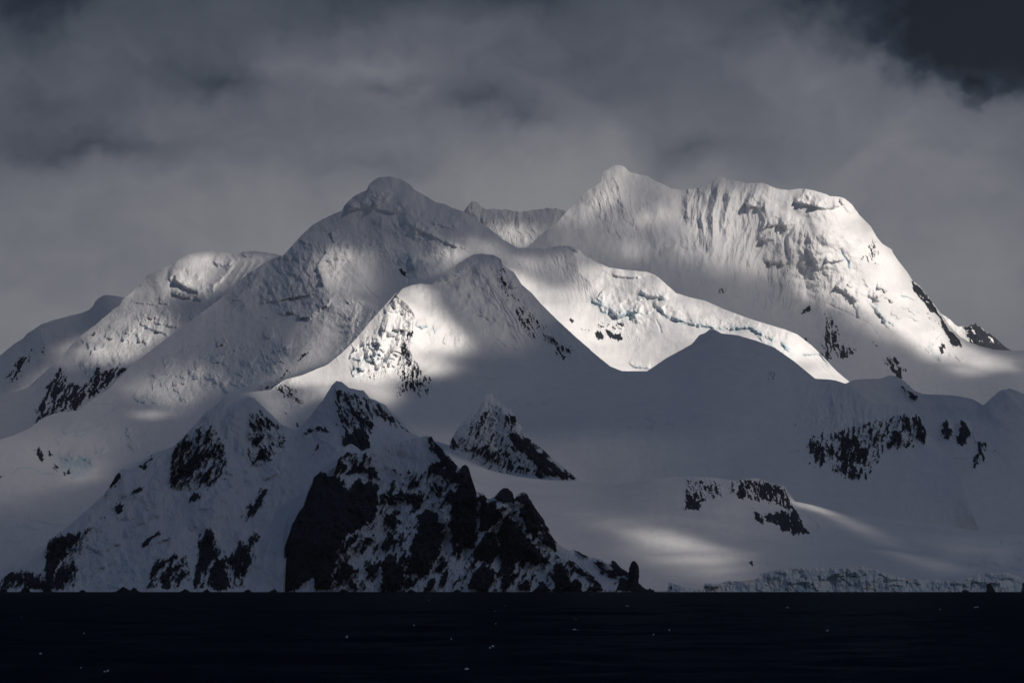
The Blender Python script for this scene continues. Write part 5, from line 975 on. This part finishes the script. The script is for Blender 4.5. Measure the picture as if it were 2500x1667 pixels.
# ------------------------------------------------------------------ sea
def mat_sea():
    m = bpy.data.materials.new('cold_sea'); m.use_nodes = True
    nt = m.node_tree; N = nt.nodes; L = nt.links; bs = N['Principled BSDF']
    bs.inputs['Base Color'].default_value = (.0006, .0018, .0055, 1); bs.inputs['Roughness'].default_value = .9
    bs.inputs['Specular IOR Level'].default_value = 0.0
    gl = N.new('ShaderNodeBsdfGlossy'); gl.inputs['Roughness'].default_value = .2; gl.inputs['Color'].default_value = (.55, .75, 1, 1)
    mx = N.new('ShaderNodeMixShader'); mx.inputs[0].default_value = .035
    L.new(bs.outputs[0], mx.inputs[1]); L.new(gl.outputs[0], mx.inputs[2]); L.new(mx.outputs[0], N['Material Output'].inputs[0])
    geo = N.new('ShaderNodeNewGeometry')
    b = None
    for sc_, st, dist, mp in ((.035, 1.0, 2.2, (1, 1, 1)), (.2, .9, .5, (1, 1.6, 1))):
        mpn = N.new('ShaderNodeMapping'); mpn.inputs['Scale'].default_value = mp; L.new(geo.outputs['Position'], mpn.inputs[0])
        n = N.new('ShaderNodeTexNoise'); n.inputs['Scale'].default_value = sc_; n.inputs['Detail'].default_value = 5; L.new(mpn.outputs[0], n.inputs[0])
        bb = N.new('ShaderNodeBump'); bb.inputs['Strength'].default_value = st; bb.inputs['Distance'].default_value = dist
        L.new(n.outputs[0], bb.inputs['Height'])
        if b: L.new(b.outputs[0], bb.inputs['Normal'])
        b = bb
    L.new(b.outputs[0], bs.inputs['Normal']); L.new(b.outputs[0], gl.inputs['Normal'])
    return m
SEA = mat_sea()
def wave(x, y):
    z = 0 * x
    r = np.random.RandomState(3)
    for k in range(26):
        lam = 7 * 1.16 ** k if k < 18 else 9 + 60 * r.rand()
        a = math.radians(-70 + 45 * r.randn() * .6)
        kk = 2 * math.pi / lam; ph = r.rand() * 6.28
        z = z + .0085 * lam ** .9 * np.sin(kk * (x * math.cos(a) + y * math.sin(a)) + ph + 1.5 * perlin(x / 160 + k, y / 160, k))
    return z * .6
def sea():
    ys = np.concatenate([np.linspace(-3000, 480, 8), np.geomspace(520, 12900, 330), np.linspace(14000, 70000, 12)])
    us = np.concatenate([[-8, -2, -.6, -.3], np.linspace(-.135, .135, 270), [.3, .6, 2, 8]])
    Y, U = np.meshgrid(ys, us, indexing='ij')
    X = U * np.maximum(Y, 1500 + 0 * Y) if False else U * np.maximum(np.abs(Y), 500)
    Z = wave(X, Y) * ((Y > 500) & (Y < 9000) & (np.abs(U) < .14)) * np.clip((9000 - Y) / 4000, 0, 1)
    V = np.stack([X, Y, Z], -1).reshape(-1, 3)
    i = np.arange(V.shape[0]).reshape(Y.shape)
    Fq = np.stack([i[:-1, :-1], i[:-1, 1:], i[1:, 1:], i[1:, :-1]], -1).reshape(-1, 4)
    o = mkmesh('sea', V, Fq, {}, SEA)
    o.data.polygons.foreach_set('use_smooth', np.ones(len(Fq), bool)); tag(o, kind='structure')
sea()
def whitecaps():
    m = bpy.data.materials.new('sea_foam'); m.use_nodes = True
    b = m.node_tree.nodes['Principled BSDF']; b.inputs['Base Color'].default_value = (.85, .87, .9, 1); b.inputs['Roughness'].default_value = .7
    r = np.random.RandomState(17); V = []; Fq = []
    spots = [((1380 + x / 3.92) * 0 + 1000 + x / 3.92, 1420 + y / 3.92, w) for x, y, w in ((780, 524, 16), (1990, 260, 8), (1610, 267, 7), (1555, 227, 6), (1800, 298, 7), (1668, 308, 5), (1900, 266, 4), (265, 660, 14), (715, 658, 9), (955, 768, 9), (540, 866, 8), (388, 573, 5), (1610, 470, 9), (1650, 426, 4), (50, 414, 5), (705, 320, 5), (915, 237, 4), (1600, 200, 4), (825, 420, 3), (1740, 124, 5))]
    for x, y, w in ((120, 1420, 6), (176, 1419, 9), (347, 1431, 7), (595, 1423, 9), (800, 1471, 6), (348, 1476, 6), (1128, 1488, 10), (2068, 1452, 16), (2240, 1399, 12), (1810, 1397, 8), (1815, 1396, 5), (2000, 1490, 7), (2160, 1430, 6), (1412, 1398, 8), (1440, 1393, 8), (100, 1500, 8), (60, 1420, 5), (2290, 1500, 8), (1700, 1470, 6), (950, 1440, 5), (250, 1540, 9), (1900, 1450, 5)):
        spots.append((x / .9408, y / .9408, w * .6))
    for k in range(24):
        spots.append((r.rand() * 2500, 1449 + r.rand() ** 1.3 * 215, 2 + 4 * r.rand() ** 2))
    for px, py, w in spots:
        if py < 1447: py = 1447
        D = CAMZ / ((py - HZ) / F)
        if D > 11500: D = 11500
        sc_ = D / F; cx = (px - 1250) * sc_; hw = w * .5 * sc_ * .75
        for q in range(1 + int(r.rand() * 2.5)):
            ox = r.randn() * hw * .8; oy = r.randn() * 6; n = 7; b0 = len(V)
            ww = hw * (.7 + 1.1 * r.rand()); hh = .16 + .035 * ww
            for i in range(n):
                t = i / (n - 1) * 2 - 1; e = (1 - t * t) ** .5 if abs(t) < 1 else 0
                x = cx + ox + t * ww; y = D + oy + t * ww * .5
                z = float(wave(np.array([x]), np.array([y]))[0]) * max(0, min(1, (9000 - D) / 4000)) + .02
                V += [(x, y - 1.2 * e, z - .1), (x, y, z + hh * e * (.7 + .5 * r.rand())), (x, y + 1.6 * e + .1, z + .03)]
            for i in range(n - 1):
                a = b0 + 3 * i
                Fq += [(a, a + 3, a + 4, a + 1), (a + 1, a + 4, a + 5, a + 2)]
    o = mkmesh('whitecaps', np.array(V), np.array(Fq), {}, m); tag(o, 'small white breaking wave crests scattered over the dark sea', kind='stuff')
whitecaps()

# ------------------------------------------------------------------ unseen cloud deck above the range, gaps shaped to place the sun patches
def shade_clouds():
    H0, TH, cell = 3450.0, 260.0, 45.0
    gx = np.concatenate([np.linspace(-16000, -5200, 10), np.arange(-4200, 8200, cell), np.linspace(9000, 22000, 10)])
    gy = np.concatenate([np.linspace(-14000, 7000, 16), np.arange(7800, 24500, cell)])
    x0, y0 = -4200.0, 7800.0
    nx = len(np.arange(-4200, 8200, cell)); ny = len(np.arange(7800, 24500, cell))
    num = np.zeros((ny, nx)); den = np.zeros((ny, nx))
    for P, w in LIT:
        t = (H0 - P[:, 2]) / SUN_DIR[2]
        a = ((P[:, 0] + t * SUN_DIR[0] - x0) / cell).astype(int); b = ((P[:, 1] + t * SUN_DIR[1] - y0) / cell).astype(int)
        ok = (a >= 0) & (a < nx) & (b >= 0) & (b < ny)
        np.add.at(num, (b[ok], a[ok]), w[ok]); np.add.at(den, (b[ok], a[ok]), 1.0)
    def blur(a, n=1):
        for _ in range(n):
            p = np.pad(a, 1, mode='edge')
            a = (p[:-2, 1:-1] + p[2:, 1:-1] + p[1:-1, :-2] + p[1:-1, 2:] + 2 * a) / 6
        return a
    w = blur(num, 1); d = blur(den, 1)
    fill_n, fill_d = blur(num, 30), blur(den, 30)
    g = np.where(d > .3, w / np.maximum(d, 1e-6), np.where(fill_d > 1e-3, fill_n / np.maximum(fill_d, 1e-6), .02))
    g = np.clip(g, 0, .97)
    full = np.full((len(gy), len(gx)), .015); full[16:16 + ny, 10:10 + nx] = g; g = full; ny, nx = g.shape
    Xg, Yg = np.meshgrid(gx, gy)
    lump = fbm(Xg / 900, Yg / 900, 5, 201) * 90 * (1 - g)
    bot = np.stack([Xg, Yg, H0 + 0 * Xg], -1)
    k = (TH + lump) / SUN_DIR[2]
    top = np.stack([Xg + k * SUN_DIR[0], Yg + k * SUN_DIR[1], H0 + TH + lump], -1)
    V = np.concatenate([bot.reshape(-1, 3), top.reshape(-1, 3)]); G = np.concatenate([g.ravel()] * 2)
    i = np.arange(ny * nx).reshape(ny, nx); o_ = ny * nx
    fb = np.stack([i[:-1, :-1], i[1:, :-1], i[1:, 1:], i[:-1, 1:]], -1).reshape(-1, 4); ft = fb[:, ::-1] + o_
    def wall(e): return np.stack([e[:-1], e[1:], e[1:] + o_, e[:-1] + o_], -1)
    Fq = np.concatenate([fb, ft, wall(i[0]), wall(i[-1][::-1]), wall(i[:, 0][::-1]), wall(i[:, -1])])
    m = bpy.data.materials.new('cloud'); m.use_nodes = True  # out-of-view deck: see-through where sun is wanted, dim blue elsewhere for shade
    nt = m.node_tree; N = nt.nodes; L = nt.links; N.clear()
    out = N.new('ShaderNodeOutputMaterial'); at = N.new('ShaderNodeAttribute'); at.attribute_name = 'gap'
    sq = N.new('ShaderNodeMath'); sq.operation = 'SQRT'; L.new(at.outputs['Fac'], sq.inputs[0])
    tr = N.new('ShaderNodeBsdfTransparent'); tl = N.new('ShaderNodeBsdfTranslucent'); tl.inputs[0].default_value = (.155, .222, .355, 1)
    df = N.new('ShaderNodeBsdfDiffuse'); df.inputs[0].default_value = (.25, .29, .36, 1)
    mx0 = N.new('ShaderNodeMixShader'); mx0.inputs[0].default_value = .3; L.new(tl.outputs[0], mx0.inputs[1]); L.new(df.outputs[0], mx0.inputs[2])
    mx = N.new('ShaderNodeMixShader'); L.new(sq.outputs[0], mx.inputs[0]); L.new(mx0.outputs[0], mx.inputs[1]); L.new(tr.outputs[0], mx.inputs[2])
    L.new(mx.outputs[0], out.inputs[0])
    o = mkmesh('shade_cloud_deck', V, Fq, {'gap': G}, m); tag(o, 'unseen cloud deck added above the range, its gaps shaped to cast the shade and sun patches', kind='structure')
shade_clouds()

# ------------------------------------------------------------------ haze
def haze():
    x0, x1, y0, y1, z0, z1 = -9000, 9000, -400, 30000, -14, 2260
    V = np.array([(x, y, z) for z in (z0, z1) for y in (y0, y1) for x in (x0, x1)], float)
    Fq = np.array([(0, 2, 3, 1), (4, 5, 7, 6), (0, 1, 5, 4), (2, 6, 7, 3), (0, 4, 6, 2), (1, 3, 7, 5)])
    m = bpy.data.materials.new('haze_air'); m.use_nodes = True; N = m.node_tree.nodes; N.clear()
    out = N.new('ShaderNodeOutputMaterial'); v = N.new('ShaderNodeVolumePrincipled')
    v.inputs['Density'].default_value = HAZE; v.inputs['Color'].default_value = (.82, .91, 1.0, 1); v.inputs['Anisotropy'].default_value = .2
    m.node_tree.links.new(v.outputs[0], out.inputs['Volume'])
    o = mkmesh('haze', V, Fq, {}, m); tag(o, kind='stuff')
HAZE = 1.05e-5
haze()
